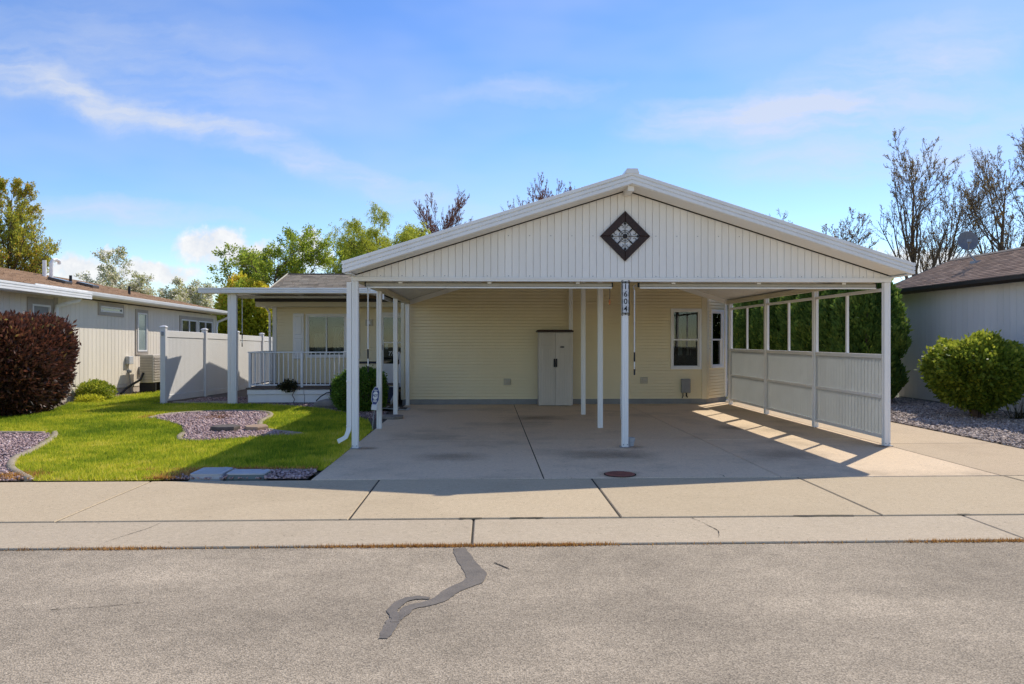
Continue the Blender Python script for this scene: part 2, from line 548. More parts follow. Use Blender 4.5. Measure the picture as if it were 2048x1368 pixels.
def sheet(name, col, trans=0.45, see=0.0):
    """frosted plastic or cloth: part reflects, part lets light through"""
    m, nt, out = newmat(name)
    geo = nd(nt, 'ShaderNodeNewGeometry')
    n1 = nd(nt, 'ShaderNodeTexNoise', {'Vector': geo.outputs['Position'], 'Scale': 3.0, 'Detail': 6.0, 'Roughness': 0.65})
    c = mixc(nt, n1.outputs['Fac'], col, tuple(k * 0.82 for k in col))
    d = nd(nt, 'ShaderNodeBsdfPrincipled', {'Base Color': c, 'Roughness': 0.45, 'Specular IOR Level': 0.3})
    t = nd(nt, 'ShaderNodeBsdfTranslucent', {'Color': c})
    sh = nd(nt, 'ShaderNodeMixShader', {0: trans, 1: d.outputs[0], 2: t.outputs[0]}).outputs[0]
    if see > 0:
        tp = nd(nt, 'ShaderNodeBsdfTransparent', {'Color': (*col, 1)})
        sh = nd(nt, 'ShaderNodeMixShader', {0: see, 1: sh, 2: tp.outputs[0]}).outputs[0]
    nt.links.new(sh, out.inputs[0])
    return m


def stain(name, col, strength):
    """thin film that fades out unevenly from its middle"""
    m, nt, out = newmat(name)
    tc = nd(nt, 'ShaderNodeTexCoord')
    geo = nd(nt, 'ShaderNodeNewGeometry')
    g = nd(nt, 'ShaderNodeVectorMath', {0: tc.outputs['Generated'], 1: (0.5, 0.5, 0.0)}, operation='SUBTRACT').outputs[0]
    sp = nd(nt, 'ShaderNodeSeparateXYZ', {0: g})
    d = mth(nt, 'SQRT', mth(nt, 'MULTIPLY_ADD', sp.outputs[0], sp.outputs[0], mth(nt, 'MULTIPLY', sp.outputs[1], sp.outputs[1])))
    n = nd(nt, 'ShaderNodeTexNoise', {'Vector': geo.outputs['Position'], 'Scale': 5.0, 'Detail': 6.0, 'Roughness': 0.7})
    f = nd(nt, 'ShaderNodeMapRange', {0: mth(nt, 'MULTIPLY_ADD', n.outputs['Fac'], -0.55, mth(nt, 'ADD', d, 0.27)), 1: 0.08, 2: 0.46, 3: strength, 4: 0.0}, clamp=True).outputs[0]
    bs = nd(nt, 'ShaderNodeBsdfPrincipled', {'Base Color': (*col, 1), 'Roughness': 0.7})
    tp = nd(nt, 'ShaderNodeBsdfTransparent')
    nt.links.new(nd(nt, 'ShaderNodeMixShader', {0: f, 1: tp.outputs[0], 2: bs.outputs[0]}).outputs[0], out.inputs[0])
    return m


M = {}
M['oil'] = stain('oil_stain', (0.13, 0.10, 0.072), 0.28)
M['rustmark'] = stain('rust_stain', (0.20, 0.10, 0.05), 0.4)
M['white'] = pmat('white_aluminium', (0.90, 0.88, 0.83), (0.83, 0.805, 0.75), nscale=2.5, rough=0.42, streak=True, rnd=0.02, bump=0.05)
M['gable'] = pmat('white_gable_panel', (0.90, 0.865, 0.80), (0.86, 0.82, 0.745), nscale=1.6, rough=0.45, streak=True, rnd=0.025, bump=0.06)
M['vinyl'] = pmat('white_vinyl', (0.86, 0.84, 0.80), (0.80, 0.775, 0.73), nscale=2.0, rough=0.45, streak=True, rnd=0.02)
M['roofmetal'] = pmat('white_roof_pan', (0.80, 0.78, 0.73), (0.72, 0.69, 0.63), nscale=1.2, rough=0.5, streak=False, rnd=0.02)
M['yellow'] = pmat('pale_yellow_siding', (0.90, 0.775, 0.51), (0.86, 0.73, 0.46), nscale=1.1, rough=0.55, streak=True, rnd=0.02, bump=0.08, bscale=90)
M['wing'] = M['yellow']
M['cream'] = pmat('cream_trim', (0.74, 0.66, 0.47), (0.68, 0.6, 0.42), nscale=2.0, rough=0.5, rnd=0.02)
M['found'] = pmat('grey_foundation', (0.30, 0.30, 0.29), (0.24, 0.24, 0.23), nscale=4, rough=0.9, bump=0.3)
M['dark'] = pmat('dark_gap', (0.035, 0.03, 0.026), rough=0.9, spec=0.1)
M['black'] = pmat('black_plastic', (0.018, 0.018, 0.022), (0.03, 0.03, 0.033), rough=0.55, spec=0.3)
M['iron'] = pmat('black_wrought_iron', (0.022, 0.018, 0.017), rough=0.5, spec=0.3)
M['brownframe'] = pmat('dark_brown_wood', (0.040, 0.017, 0.012), (0.022, 0.010, 0.008), nscale=14, rough=0.5, bump=0.2, rnd=0.12)
M['linen'] = pmat('white_backing', (0.74, 0.73, 0.71), rough=0.8)
M['resin'] = pmat('grey_resin', (0.66, 0.60, 0.51), (0.58, 0.525, 0.44), nscale=5, rough=0.55, streak=True, bump=0.15, bscale=25)
M['resinlid'] = pmat('brown_resin_lid', (0.055, 0.032, 0.026), rough=0.5)
M['boxgrey'] = pmat('grey_meter_box', (0.27, 0.27, 0.265), rough=0.5)
M['beigebox'] = pmat('beige_vent', (0.60, 0.53, 0.40), rough=0.5)
M['glass'] = glass('window_glass')
M['room'] = pmat('dim_room', (0.085, 0.075, 0.065), rough=0.9, spec=0.1)
M['curtain'] = sheet('pale_curtain', (0.42, 0.40, 0.35), 0.3)
M['panel'] = sheet('frosted_ribbed_panel', (0.74, 0.75, 0.72), 0.42, 0.10)
M['rail'] = pmat('white_rail', (0.78, 0.78, 0.77), rough=0.4, rnd=0.02)
M['deck'] = pmat('brown_deck', (0.17, 0.125, 0.095), (0.11, 0.085, 0.07), nscale=9, rough=0.75, bump=0.2)
M['navy'] = pmat('navy_ramp_mat', (0.028, 0.03, 0.055), (0.02, 0.02, 0.035), nscale=30, rough=0.85, bump=0.3, bscale=200)
M['tanmat'] = pmat('straw_mat', (0.50, 0.36, 0.12), (0.4, 0.28, 0.1), nscale=30, rough=0.9)
M['lsiding'] = pmat('beige_panel_siding', (0.86, 0.775, 0.635), (0.81, 0.725, 0.585), nscale=1.2, rough=0.65, streak=True, rnd=0.03, bump=0.1)
M['ltrim'] = pmat('taupe_trim', (0.46, 0.40, 0.33), rough=0.6)
M['lskirt'] = pmat('tan_skirting', (0.62, 0.53, 0.42), (0.55, 0.47, 0.37), nscale=2, rough=0.7)
M['rsiding'] = pmat('pale_blue_grey_siding', (0.74, 0.735, 0.70), (0.69, 0.685, 0.655), nscale=1.3, rough=0.65, streak=True, rnd=0.025, bump=0.1)
M['gutterdark'] = pmat('dark_brown_gutter', (0.022, 0.017, 0.014), rough=0.45)
M['galv'] = pmat('grey_metal', (0.36, 0.37, 0.38), rough=0.45, spec=0.5)
M['dish'] = pmat('grey_dish', (0.20, 0.20, 0.215), rough=0.5)
M['blind'] = pmat('window_blind', (0.30, 0.29, 0.27), rough=0.6)
M['frost'] = pmat('frosted_pane', (0.36, 0.42, 0.40), (0.24, 0.29, 0.28), nscale=1.5, rough=0.12, spec=0.6)
M['darkpane'] = pmat('dark_pane', (0.05, 0.05, 0.05), (0.09, 0.088, 0.08), nscale=1.5, rough=0.06, spec=0.7)
M['acbeige'] = pmat('beige_condenser', (0.58, 0.52, 0.43), rough=0.5)
M['rust'] = pmat('rusty_iron_cover', (0.34, 0.12, 0.08), (0.19, 0.075, 0.055), nscale=9, rough=0.8, bump=0.5, bscale=80)
M['lidgrey'] = pmat('pale_plastic_lid', (0.52, 0.53, 0.53), (0.44, 0.45, 0.45), nscale=7, rough=0.6, bump=0.15)
M['lidgreen'] = pmat('grey_green_box', (0.15, 0.19, 0.18), rough=0.6)
M['rock'] = pmat('grey_tan_rock', (0.30, 0.26, 0.21), (0.19, 0.165, 0.14), nscale=6, rough=0.9, bump=0.7, bscale=22)
M['flagd'] = pmat('dark_flagstone', (0.15, 0.125, 0.105), (0.10, 0.085, 0.075), nscale=8, rough=0.9, bump=0.5, bscale=30)
M['flagt'] = pmat('tan_flagstone', (0.42, 0.29, 0.19), (0.34, 0.235, 0.16), nscale=8, rough=0.9, bump=0.4, bscale=30)
M['curb'] = concrete('edging_concrete', (0.40, 0.33, 0.235), (0.25, 0.20, 0.14), (0.34, 0.28, 0.19), 0.6, 3.0)
M['bluesign'] = pmat('blue_sign', (0.035, 0.07, 0.22), rough=0.45)
M['signwhite'] = pmat('white_sign', (0.78, 0.78, 0.78), rough=0.45)
M['pole'] = pmat('white_pole', (0.72, 0.71, 0.68), rough=0.45)
M['orange'] = pmat('orange_cord_end', (0.55, 0.16, 0.04), rough=0.6)
M['shadefab'] = pmat('tan_shade_cloth', (0.50, 0.45, 0.36), rough=0.85)
M['bark'] = pmat('dark_bark', (0.18, 0.12, 0.075), (0.11, 0.075, 0.048), nscale=12, rough=0.9, bump=0.5, bscale=40)
M['redbark'] = pmat('reddish_bark', (0.27, 0.13, 0.08), (0.18, 0.09, 0.055), nscale=12, rough=0.9)
M['soil'] = pmat('bare_soil', (0.16, 0.125, 0.095), (0.10, 0.08, 0.06), nscale=5, rough=0.95, bump=0.6, bscale=40)
M['ground'] = pmat('ground_cover', (0.085, 0.095, 0.04), (0.13, 0.115, 0.06), nscale=0.6, rough=0.95, bump=0.4, bscale=12)
M['turf'] = pmat('turf_base', (0.27, 0.29, 0.035), (0.33, 0.30, 0.05), nscale=1.6, rough=0.95, bump=0.5, bscale=50)
M['joint'] = pmat('joint_dirt', (0.055, 0.045, 0.032), (0.035, 0.03, 0.022), nscale=8, rough=0.95)
M['tar'] = pmat('crack_sealant', (0.20, 0.168, 0.132), (0.135, 0.115, 0.092), nscale=9, rough=0.6, bump=0.4, bscale=70)
M['asphalt'] = asphalt('worn_asphalt')
M['drive'] = concrete('driveway_concrete', (0.77, 0.59, 0.39), (0.45, 0.345, 0.225), (0.70, 0.53, 0.345), 0.75, 0.0)
M['pad'] = concrete('tan_pad_concrete', (0.56, 0.43, 0.28), (0.44, 0.33, 0.21), (0.51, 0.39, 0.25), 0.5, 7.0)
M['walk'] = concrete('sidewalk_concrete', (0.57, 0.45, 0.29), (0.45, 0.35, 0.22), (0.52, 0.405, 0.255), 0.55, 11.0)
M['gutterc'] = concrete('gutter_concrete', (0.525, 0.425, 0.295), (0.42, 0.335, 0.225), (0.48, 0.385, 0.26), 0.5, 19.0)
M['shingle_tan'] = tintmat('tan_shingles', [(0.0, (0.324, 0.237, 0.154)), (1.0, (0.810, 0.625, 0.413)), (0.5, (0.567, 0.425, 0.275))], rough=0.95, namp=0.2)
M['shingle_brown'] = tintmat('brown_shingles', [(0.0, (0.224, 0.142, 0.090)), (1.0, (0.469, 0.304, 0.189)), (0.5, (0.352, 0.226, 0.142))], rough=0.95, namp=0.2)
M['shingle_taupe'] = tintmat('taupe_shingles', [(0.0, (0.284, 0.178, 0.119)), (1.0, (0.630, 0.408, 0.271)), (0.5, (0.466, 0.296, 0.196))], rough=0.95, namp=0.2)
M['pink'] = tintmat('mauve_gravel', [(0.0, (0.172, 0.115, 0.109)), (1.0, (0.759, 0.609, 0.564)), (0.35, (0.380, 0.259, 0.241)), (0.7, (0.540, 0.391, 0.362))], rough=0.9, namp=0.15)
M['pinkdark'] = tintmat('brown_red_gravel', [(0.0, (0.126, 0.091, 0.084)), (1.0, (0.630, 0.490, 0.434)), (0.45, (0.308, 0.210, 0.189))], rough=0.9, namp=0.15)
M['greyrock'] = tintmat('grey_gravel', [(0.0, (0.192, 0.156, 0.138)), (1.0, (0.840, 0.720, 0.624)), (0.4, (0.384, 0.312, 0.264)), (0.75, (0.576, 0.468, 0.396))], rough=0.9, namp=0.15)
M['grass'] = tintmat('grass_blades', [(0.0, (0.176, 0.274, 0.020)), (1.0, (0.880, 0.730, 0.200)), (0.3, (0.396, 0.479, 0.030)), (0.65, (0.748, 0.707, 0.060))], rough=0.6, spec=0.25, trans=0.5, nscale=0.9, namp=0.3)
M['straw'] = tintmat('dry_weeds', [(0.0, (0.340, 0.170, 0.051)), (1.0, (0.816, 0.493, 0.145)), (0.5, (0.612, 0.306, 0.085))], rough=0.8, trans=0.2)
M['litter'] = tintmat('dead_leaves', [(0.0, (0.12, 0.05, 0.02)), (1.0, (0.34, 0.16, 0.06))], rough=0.8, trans=0.1)
M['box'] = tintmat('boxwood_leaves', [(0.0, (0.056, 0.113, 0.019)), (1.0, (0.330, 0.432, 0.047)), (0.5, (0.113, 0.217, 0.028))], rough=0.5, spec=0.3, trans=0.40)
M['euon'] = tintmat('euonymus_leaves', [(0.0, (0.070, 0.123, 0.017)), (1.0, (0.636, 0.628, 0.072)), (0.5, (0.209, 0.279, 0.029))], rough=0.5, spec=0.3, trans=0.50)
M['burg'] = tintmat('burgundy_leaves', [(0.0, (0.037, 0.029, 0.018)), (1.0, (0.425, 0.351, 0.098)), (0.42, (0.106, 0.047, 0.031)), (0.78, (0.288, 0.098, 0.057))], rough=0.42, spec=0.45, trans=0.35, nscale=5.0, namp=0.7)
M['arbor'] = tintmat('arborvitae_sprays', [(0.0, (0.061, 0.125, 0.027)), (1.0, (0.440, 0.477, 0.086)), (0.5, (0.158, 0.248, 0.046))], rough=0.6, trans=0.45, namp=0.35)
M['conleaf'] = tintmat('new_maple_leaves', [(0.0, (0.288, 0.337, 0.046)), (1.0, (0.861, 0.278, 0.081)), (0.55, (0.603, 0.543, 0.069)), (0.8, (0.775, 0.458, 0.092))], rough=0.6, trans=0.62, nscale=0.5, namp=0.9)
M['blossom'] = tintmat('white_blossom', [(0.0, (0.30, 0.34, 0.07)), (1.0, (0.88, 0.85, 0.72)), (0.32, (0.52, 0.52, 0.16)), (0.42, (0.88, 0.82, 0.64))], rough=0.7, trans=0.6, nscale=1.0, namp=0.3)
M['greenleaf'] = tintmat('fresh_green_leaves', [(0.0, (0.152, 0.245, 0.029)), (1.0, (0.732, 0.709, 0.109)), (0.5, (0.398, 0.478, 0.054))], rough=0.5, trans=0.60, nscale=1.2)
M['willow'] = tintmat('willow_leaves', [(0.0, (0.258, 0.305, 0.043)), (1.0, (0.844, 0.774, 0.129)), (0.5, (0.539, 0.564, 0.070))], rough=0.6, trans=0.60, nscale=1.0)
M['yellowbush'] = tintmat('yellow_green_leaves', [(0.0, (0.160, 0.204, 0.020)), (1.0, (0.880, 0.574, 0.099)), (0.55, (0.623, 0.622, 0.050)), (0.8, (0.858, 0.742, 0.083))], rough=0.6, trans=0.60, nscale=0.8, namp=0.6)
M['bud'] = tintmat('opening_buds', [(0.0, (0.148, 0.099, 0.042)), (1.0, (0.538, 0.363, 0.113)), (0.5, (0.297, 0.200, 0.066))], rough=0.7, trans=0.50)
M['redbud'] = tintmat('red_buds', [(0.0, (0.166, 0.050, 0.026)), (1.0, (0.448, 0.141, 0.054))], rough=0.7, trans=0.3)
M['vine'] = tintmat('wilted_vine', [(0.0, (0.02, 0.03, 0.012)), (1.0, (0.10, 0.085, 0.035))], rough=0.7, trans=0.2)

# ================================================================== GROUND
rng = np.random.default_rng(11)


def flat_poly(name, pts, z, mat, parent=None, label=None, cat=None, kind=None, thick=0.0):
    b = MB()
    if thick > 0:
        b.prism([(x, y, z - thick) for x, y in pts], (0, 0, thick))
    else:
        b.add([(x, y, z) for x, y in pts], [tuple(range(len(pts)))])
    o = b.build(name, mat, parent)
    return tag(o, label, cat, None, kind)


flat_poly('ground', [(-260, -120), (260, -120), (260, 420), (-260, 420)], -0.09, M['ground'], None, 'open ground reaching out to the horizon', 'ground', 'structure')
street = flat_poly('street', [(-70, -14), (70, -14), (70, 5.835), (-70, 5.835)], -0.014, M['asphalt'], None, 'worn grey asphalt street across the foreground', 'street', 'structure', 0.06)


flat_poly('sidewalk', [(-70, -13.9), (70, -13.9), (70, -4.2), (-70, -4.2)], -0.003, M['walk'], None, 'unseen pale concrete sidewalk and drives on the near side of the street, added to bounce light', 'sidewalk', 'structure')  # out of view, added as pale ground to bounce light into the shade


def ribbon(name, pts, ws, z, mat, parent, jit=0.01, seed=1, k=8):
    """irregular flat strip along a path"""
    r = random.Random(seed)
    path = smooth_poly(pts, False, k)
    n = len(path)
    L, Rr = [], []
    for i, (x, y) in enumerate(path):
        a, b_ = path[max(i - 1, 0)], path[min(i + 1, n - 1)]
        d = Vector((b_[0] - a[0], b_[1] - a[1])).normalized()
        s = i / (n - 1) * (len(ws) - 1)
        w = ws[int(s)] + (ws[min(int(s) + 1, len(ws) - 1)] - ws[int(s)]) * (s - int(s))
        L.append((x - d.y * (w / 2 + r.uniform(-jit, jit)), y + d.x * (w / 2 + r.uniform(-jit, jit)), z))
        Rr.append((x + d.y * (w / 2 + r.uniform(-jit, jit)), y - d.x * (w / 2 + r.uniform(-jit, jit)), z))
    b = MB()
    b.add(L + Rr, [(i, n + i, n + i + 1, i + 1) for i in range(n - 1)])
    return b.build(name, mat, parent)


ribbon('sealed_crack', [(-0.22, 5.78), (-0.165, 5.5), (-0.12, 5.3), (-0.075, 5.12), (-0.10, 4.98), (-0.22, 4.82), (-0.28, 4.68), (-0.36, 4.58), (-0.46, 4.52), (-0.50, 4.40), (-0.54, 4.30), (-0.545, 4.20), (-0.56, 4.05)],
       [0.10, 0.12, 0.13, 0.14, 0.13, 0.10, 0.10, 0.085, 0.075, 0.07, 0.075, 0.08, 0.05], -0.010, M['tar'], street, 0.007, 3, 5)
ribbon('sealed_crack', [(-0.36, 4.66), (-0.43, 4.68), (-0.50, 4.65), (-0.55, 4.55), (-0.565, 4.46), (-0.535, 4.36), (-0.53, 4.28)], [0.03, 0.055, 0.06, 0.07, 0.06, 0.055, 0.04], -0.0085, M['tar'], street, 0.005, 4, 5)
# fine hairline cracks that run on from the sealed one and across the road
for i, (pp, w) in enumerate([([(-2.6, 4.55), (-2.3, 4.6), (-2.1, 4.66)], 0.003), ([(0.05, 5.4), (0.12, 5.3), (0.16, 5.24)], 0.010)]):
    ribbon('hairline_crack', pp, [w, w * 1.3, w * 0.5], -0.0105 + i * 0.0004, M['joint'], street, 0.004, 20 + i, 10)


def slab_field(root, xs, ys, z, mat, gap=0.008, depth=0.09, seed=1, name='slab', slope=None):
    r = random.Random(seed)
    for i in range(len(xs) - 1):
        for j in range(len(ys) - 1):
            dz = r.uniform(-0.002, 0.002)
            b = MB()
            x0, x1, y0, y1 = xs[i] + gap, xs[i + 1] - gap, ys[j] + gap * 0.8, ys[j + 1] - gap * 0.8
            c = 0.008
            zt = z + dz
            # top with a tooled, rounded edge
            ring0 = [(x0, y0, zt - depth), (x1, y0, zt - depth), (x1, y1, zt - depth), (x0, y1, zt - depth)]
            ring1 = [(x0, y0, zt - c), (x1, y0, zt - c), (x1, y1, zt - c), (x0, y1, zt - c)]
            ring2 = [(x0 + c, y0 + c, zt), (x1 - c, y0 + c, zt), (x1 - c, y1 - c, zt), (x0 + c, y1 - c, zt)]
            b.loft([ring0, ring1, ring2])
            b.build(name, mat, root)


gut = flat_poly('gutter', [(-24, 5.84), (26, 5.84), (26, 6.70), (-24, 6.70)], -0.016, M['joint'], None, 'pale concrete gutter strip between street and sidewalk', 'gutter', 'structure', 0.05)
slab_field(gut, [-23, -18.4, -13.9, -9.45, -4.9, -0.125, 4.33, 8.8, 13.3, 17.8, 22.2], [5.86, 6.69], -0.006, M['gutterc'], 0.008, seed=2)
walk = flat_poly('sidewalk', [(-24, 6.705), (26, 6.705), (26, 8.60), (-24, 8.60)], -0.011, M['joint'], None, 'tan concrete sidewalk in front of the driveway', 'sidewalk', 'structure', 0.05)
slab_field(walk, [-18.5, -16.08, -13.65, -11.2, -8.77, -6.35, -3.8, -1.235, 1.2, 3.6, 6.06, 8.5, 10.9, 13.3, 15.8], [6.70, 8.585], 0.0, M['walk'], 0.010, seed=3)
drive = flat_poly('driveway', [(-2.03, 8.60), (7.83, 8.60), (7.83, 18.9), (-2.03, 18.9)], -0.008, M['joint'], None, 'concrete driveway slab under and before the carport', 'driveway', 'structure', 0.05)
slab_field(drive, [-2.02, 0.65, 3.42, 6.04], [8.595, 11.85, 18.85], 0.003, M['drive'], 0.007, seed=4)
slab_field(drive, [6.04, 7.82], [8.595, 11.3, 14.9, 18.85], 0.001, M['pad'], 0.005, seed=5)
# spalled spots along the sidewalk joint
for i, (x, w) in enumerate([(0.35, 0.30), (3.05, 0.55), (-0.15, 0.2), (4.35, 0.12)]):
    r = random.Random(i)
    pts = [(x - w / 2 + w * k / 7, 6.695 - r.uniform(0.004, 0.028)) for k in range(8)] + [(x + w / 2 - w * k / 7, 6.70 + r.uniform(0.002, 0.012)) for k in range(8)]
    flat_poly('spalled_edge', pts, 0.0045, M['joint'], walk)
ribbon('hairline_crack', [(-2.85, 6.66), (-2.88, 6.45), (-2.93, 6.3), (-3.0, 6.1), (-3.02, 6.0)], [0.003, 0.005, 0.002], -0.001, M['joint'], gut, 0.002, 31, 8)
ribbon('hairline_crack', [(1.83, 6.68), (1.88, 6.5), (1.90, 6.4), (1.93, 6.2), (1.87, 6.0)], [0.004, 0.003, 0.007, 0.002], -0.001, M['joint'], gut, 0.003, 32, 8)
ribbon('hairline_crack', [(2.75, 8.6), (2.76, 8.7), (2.72, 8.78)], [0.008, 0.005], 0.0075, M['joint'], drive, 0.002, 33, 4)
ribbon('hairline_crack', [(1.565, 8.60), (1.55, 8.64), (1.535, 8.68)], [0.014, 0.012], 0.0078, M['joint'], drive, 0.002, 34, 4)

# oil drips where cars stand, rust below the posts
for i, (x, y, rx, ry, mt) in enumerate([(1.72, 10.35, 0.85, 0.55, 'oil'), (4.15, 10.3, 0.8, 0.6, 'oil'), (-0.5, 10.2, 0.7, 0.5, 'oil'), (1.0, 15.2, 0.9, 0.7, 'oil'), (4.4, 13.4, 0.35, 0.5, 'oil'), (-1.80, 11.0, 0.28, 0.2, 'rustmark'), (2.12, 11.0, 0.3, 0.22, 'rustmark'), (5.9, 10.95, 0.2, 0.16, 'rustmark'), (1.56, 8.79, 0.33, 0.30, 'rustmark')]):
    flat_poly('stain', [(x + rx * math.cos(t), y + ry * math.sin(t)) for t in np.linspace(0, 2 * math.pi, 24, endpoint=False)], 0.0072 + 0.0003 * i, M[mt], drive)

# planting areas
flat_poly('planting_bed', [(-13.5, 15.0), (-2.04, 9.0), (-2.04, 21.2), (-5.9, 27), (-13.5, 27)], -0.02, M['soil'], None, 'bare soil bed running along the porch and fence', 'soil', 'structure')
LAWN = [(-5.12, 8.63), (-4.4, 8.62), (-3.62, 8.62), (-3.56, 8.86), (-3.44, 9.16), (-3.0, 9.22), (-2.015, 9.20), (-2.012, 11.5), (-2.03, 13.3), (-2.35, 14.8), (-2.95, 16.1), (-3.7, 17.2), (-4.4, 17.9), (-5.4, 18.5), (-6.5, 18.72),
        (-7.4, 18.75), (-8.35, 18.8), (-8.35, 23.4), (-10.0, 23.9), (-10.45, 21.0), (-10.5, 19.2), (-9.95, 17.6), (-9.9, 15.6), (-13.4, 14.6), (-13.4, 12.95), (-9.5, 12.93), (-7.45, 12.92), (-7.2, 12.6), (-6.85, 11.84), (-6.5, 10.85), (-6.32, 10.2), (-5.95, 9.5), (-5.5, 9.0)]
MID = smooth_poly([(-6.72, 15.35), (-6.65, 16.15), (-5.9, 16.62), (-4.95, 16.45), (-4.55, 15.7), (-4.40, 14.5), (-3.95, 13.3), (-3.15, 12.62), (-3.69, 12.30), (-4.2, 11.95), (-4.75, 11.85), (-5.1, 12.75), (-5.75, 14.1)], True, 5)
LEFTBED = [(-13.4, 12.88), (-7.42, 12.88), (-7.15, 12.55), (-6.81, 11.82), (-6.46, 10.82), (-6.28, 10.18), (-5.9, 9.47), (-5.45, 8.97), (-5.14, 8.61), (-13.4, 8.61)]
lawn = flat_poly('lawn', LAWN, 0.0, M['turf'], None, 'green lawn left of the driveway', 'lawn', 'structure')
flat_poly('gravel_bed', MID, 0.008, M['soil'], None, 'ground of the curved mauve gravel bed inside the lawn', 'gravel bed', 'structure')
flat_poly('gravel_bed', LEFTBED, 0.004, M['soil'], None, 'ground of the mauve gravel bed at the left edge', 'gravel bed', 'structure')
METER = [(-3.72, 8.615), (-2.06, 8.615), (-2.06, 9.10), (-3.35, 9.13), (-3.5, 8.95)]
flat_poly('gravel_bed', METER, 0.006, M['soil'], None, 'ground of the small gravel patch round the utility lids', 'gravel bed', 'structure')
RIGHTBED = [(7.86, 8.8), (11.25, 8.8), (11.25, 31), (7.86, 31)]
flat_poly('gravel_bed', RIGHTBED, -0.012, M['soil'], None, 'ground of the grey gravel bed beside the neighbouring wall', 'gravel bed', 'structure')
PORCHBED = [(-2.2, 15.0), (-2.95, 16.2), (-3.7, 17.3), (-4.4, 18.0), (-5.4, 18.6), (-6.5, 18.82), (-7.5, 18.85), (-7.85, 19.2), (-7.85, 21), (-6.1, 21), (-6.1, 18.95), (-3.1, 18.95), (-3.1, 17.2), (-2.2, 16.6)]


def rocks(name, poly, n, smin, smax, z, mat, label, seed, flatten=0.6, nofly=None):
    r = np.random.default_rng(seed)
    px = np.array([p[0] for p in poly])
    py = np.array([p[1] for p in poly])
    x = r.uniform(px.min(), px.max(), n * 4)
    y = r.uniform(py.min(), py.max(), n * 4)
    k = in_poly(x, y, poly)
    if nofly is not None:
        k &= ~nofly(x, y)
    x, y = x[k][:n], y[k][:n]
    n = len(x)
    base = np.array([(1, 0, 0), (-1, 0, 0), (0, 1, 0), (0, -1, 0), (0, 0, 1), (0, 0, -1)], float)
    s = r.uniform(smin, smax, n) * r.uniform(0.7, 1.2, n)
    V = base[None] * r.uniform(0.6, 1.25, (n, 6, 1)) + r.normal(0, 0.16, (n, 6, 3))
    V[:, :, 2] *= flatten
    # random tumble
    a = r.uniform(0, 6.283, n)
    t = r.normal(0, 0.45, n)
    ca, sa, ct, st = np.cos(a), np.sin(a), np.cos(t), np.sin(t)
    y1 = V[:, :, 1] * ct[:, None] - V[:, :, 2] * st[:, None]
    z1 = V[:, :, 1] * st[:, None] + V[:, :, 2] * ct[:, None]
    x1 = V[:, :, 0] * ca[:, None] - y1 * sa[:, None]
    y2 = V[:, :, 0] * sa[:, None] + y1 * ca[:, None]
    V = np.stack([x1, y2, z1], 2) * (s / 2)[:, None, None]
    V += np.stack([x, y, z + s * flatten * 0.35 * r.uniform(0.5, 1.5, n)], 1)[:, None, :]
    f = np.array([(0, 2, 4), (2, 1, 4), (1, 3, 4), (3, 0, 4), (2, 0, 5), (1, 2, 5), (3, 1, 5), (0, 3, 5)])
    F = (np.arange(n) * 6)[:, None, None] + f[None]
    tint = np.repeat(np.clip(r.normal(0.5, 0.24, n), 0, 1), 8)
    o = np_mesh(name, V.reshape(-1, 3), F.reshape(-1, 3), mat, tint=tint)
    return tag(o, label, 'gravel', None, 'stuff')


rocks('gravel', MID, 9000, 0.028, 0.065, 0.012, M['pink'], 'mauve gravel filling the curved bed inside the lawn', 1)
rocks('gravel', [(p[0], p[1]) for p in LEFTBED], 14000, 0.028, 0.062, 0.008, M['pink'], 'mauve gravel filling the bed at the left edge', 2, nofly=lambda x, y: x < -9.5)
rocks('gravel', METER, 900, 0.03, 0.06, 0.01, M['pink'], 'mauve gravel round the two utility lids', 3)
rocks('gravel', RIGHTBED, 30000, 0.035, 0.085, -0.006, M['greyrock'], 'grey gravel beside the pale blue neighbouring wall', 4, nofly=lambda x, y: (y > 22))
rocks('gravel', PORCHBED, 6500, 0.03, 0.065, -0.014, M['pinkdark'], 'brown red gravel along the porch front', 5)
rocks('gravel', [(-10.75, 19.3), (-10.35, 19.3), (-9.95, 24), (-10.75, 24.5)], 1200, 0.03, 0.06, -0.014, M['pinkdark'], 'brown red gravel at the foot of the left neighbouring house', 6)


def edging(name, pts, label, closed=False, w=0.095, h=0.05, z=0.0, seed=0):
    """poured concrete lawn edging: rounded section swept along a path, in cast lengths"""
    path = smooth_poly(pts, closed, 7)
    r = random.Random(seed)
    n = len(path)
    prof = [(-w / 2, -0.05), (-w / 2, h * 0.55), (-w * 0.32, h * 0.92), (0, h), (w * 0.32, h * 0.92), (w / 2, h * 0.55), (w / 2, -0.05)]
    root = thing(name, (path[0][0], path[0][1], z), label, 'edging')
    step = 12
    i0 = 0
    while i0 < n - 1:
        i1 = min(i0 + step, n - 1)
        rings = []
        for i in range(i0, i1 + 1):
            x, y = path[i]
            a, b_ = path[max(i - 1, 0)], path[min(i + 1, n - 1)]
            d = Vector((b_[0] - a[0], b_[1] - a[1])).normalized()
            if i == i0:
                x, y = x + d.x * 0.006, y + d.y * 0.006
            rings.append([(x - d.y * p, y + d.x * p, z + q + r.uniform(-0.003, 0.003)) for p, q in prof])
        MB().loft(rings).build('cast_length', M['curb'], root, smooth=True)
        i0 = i1
    return root


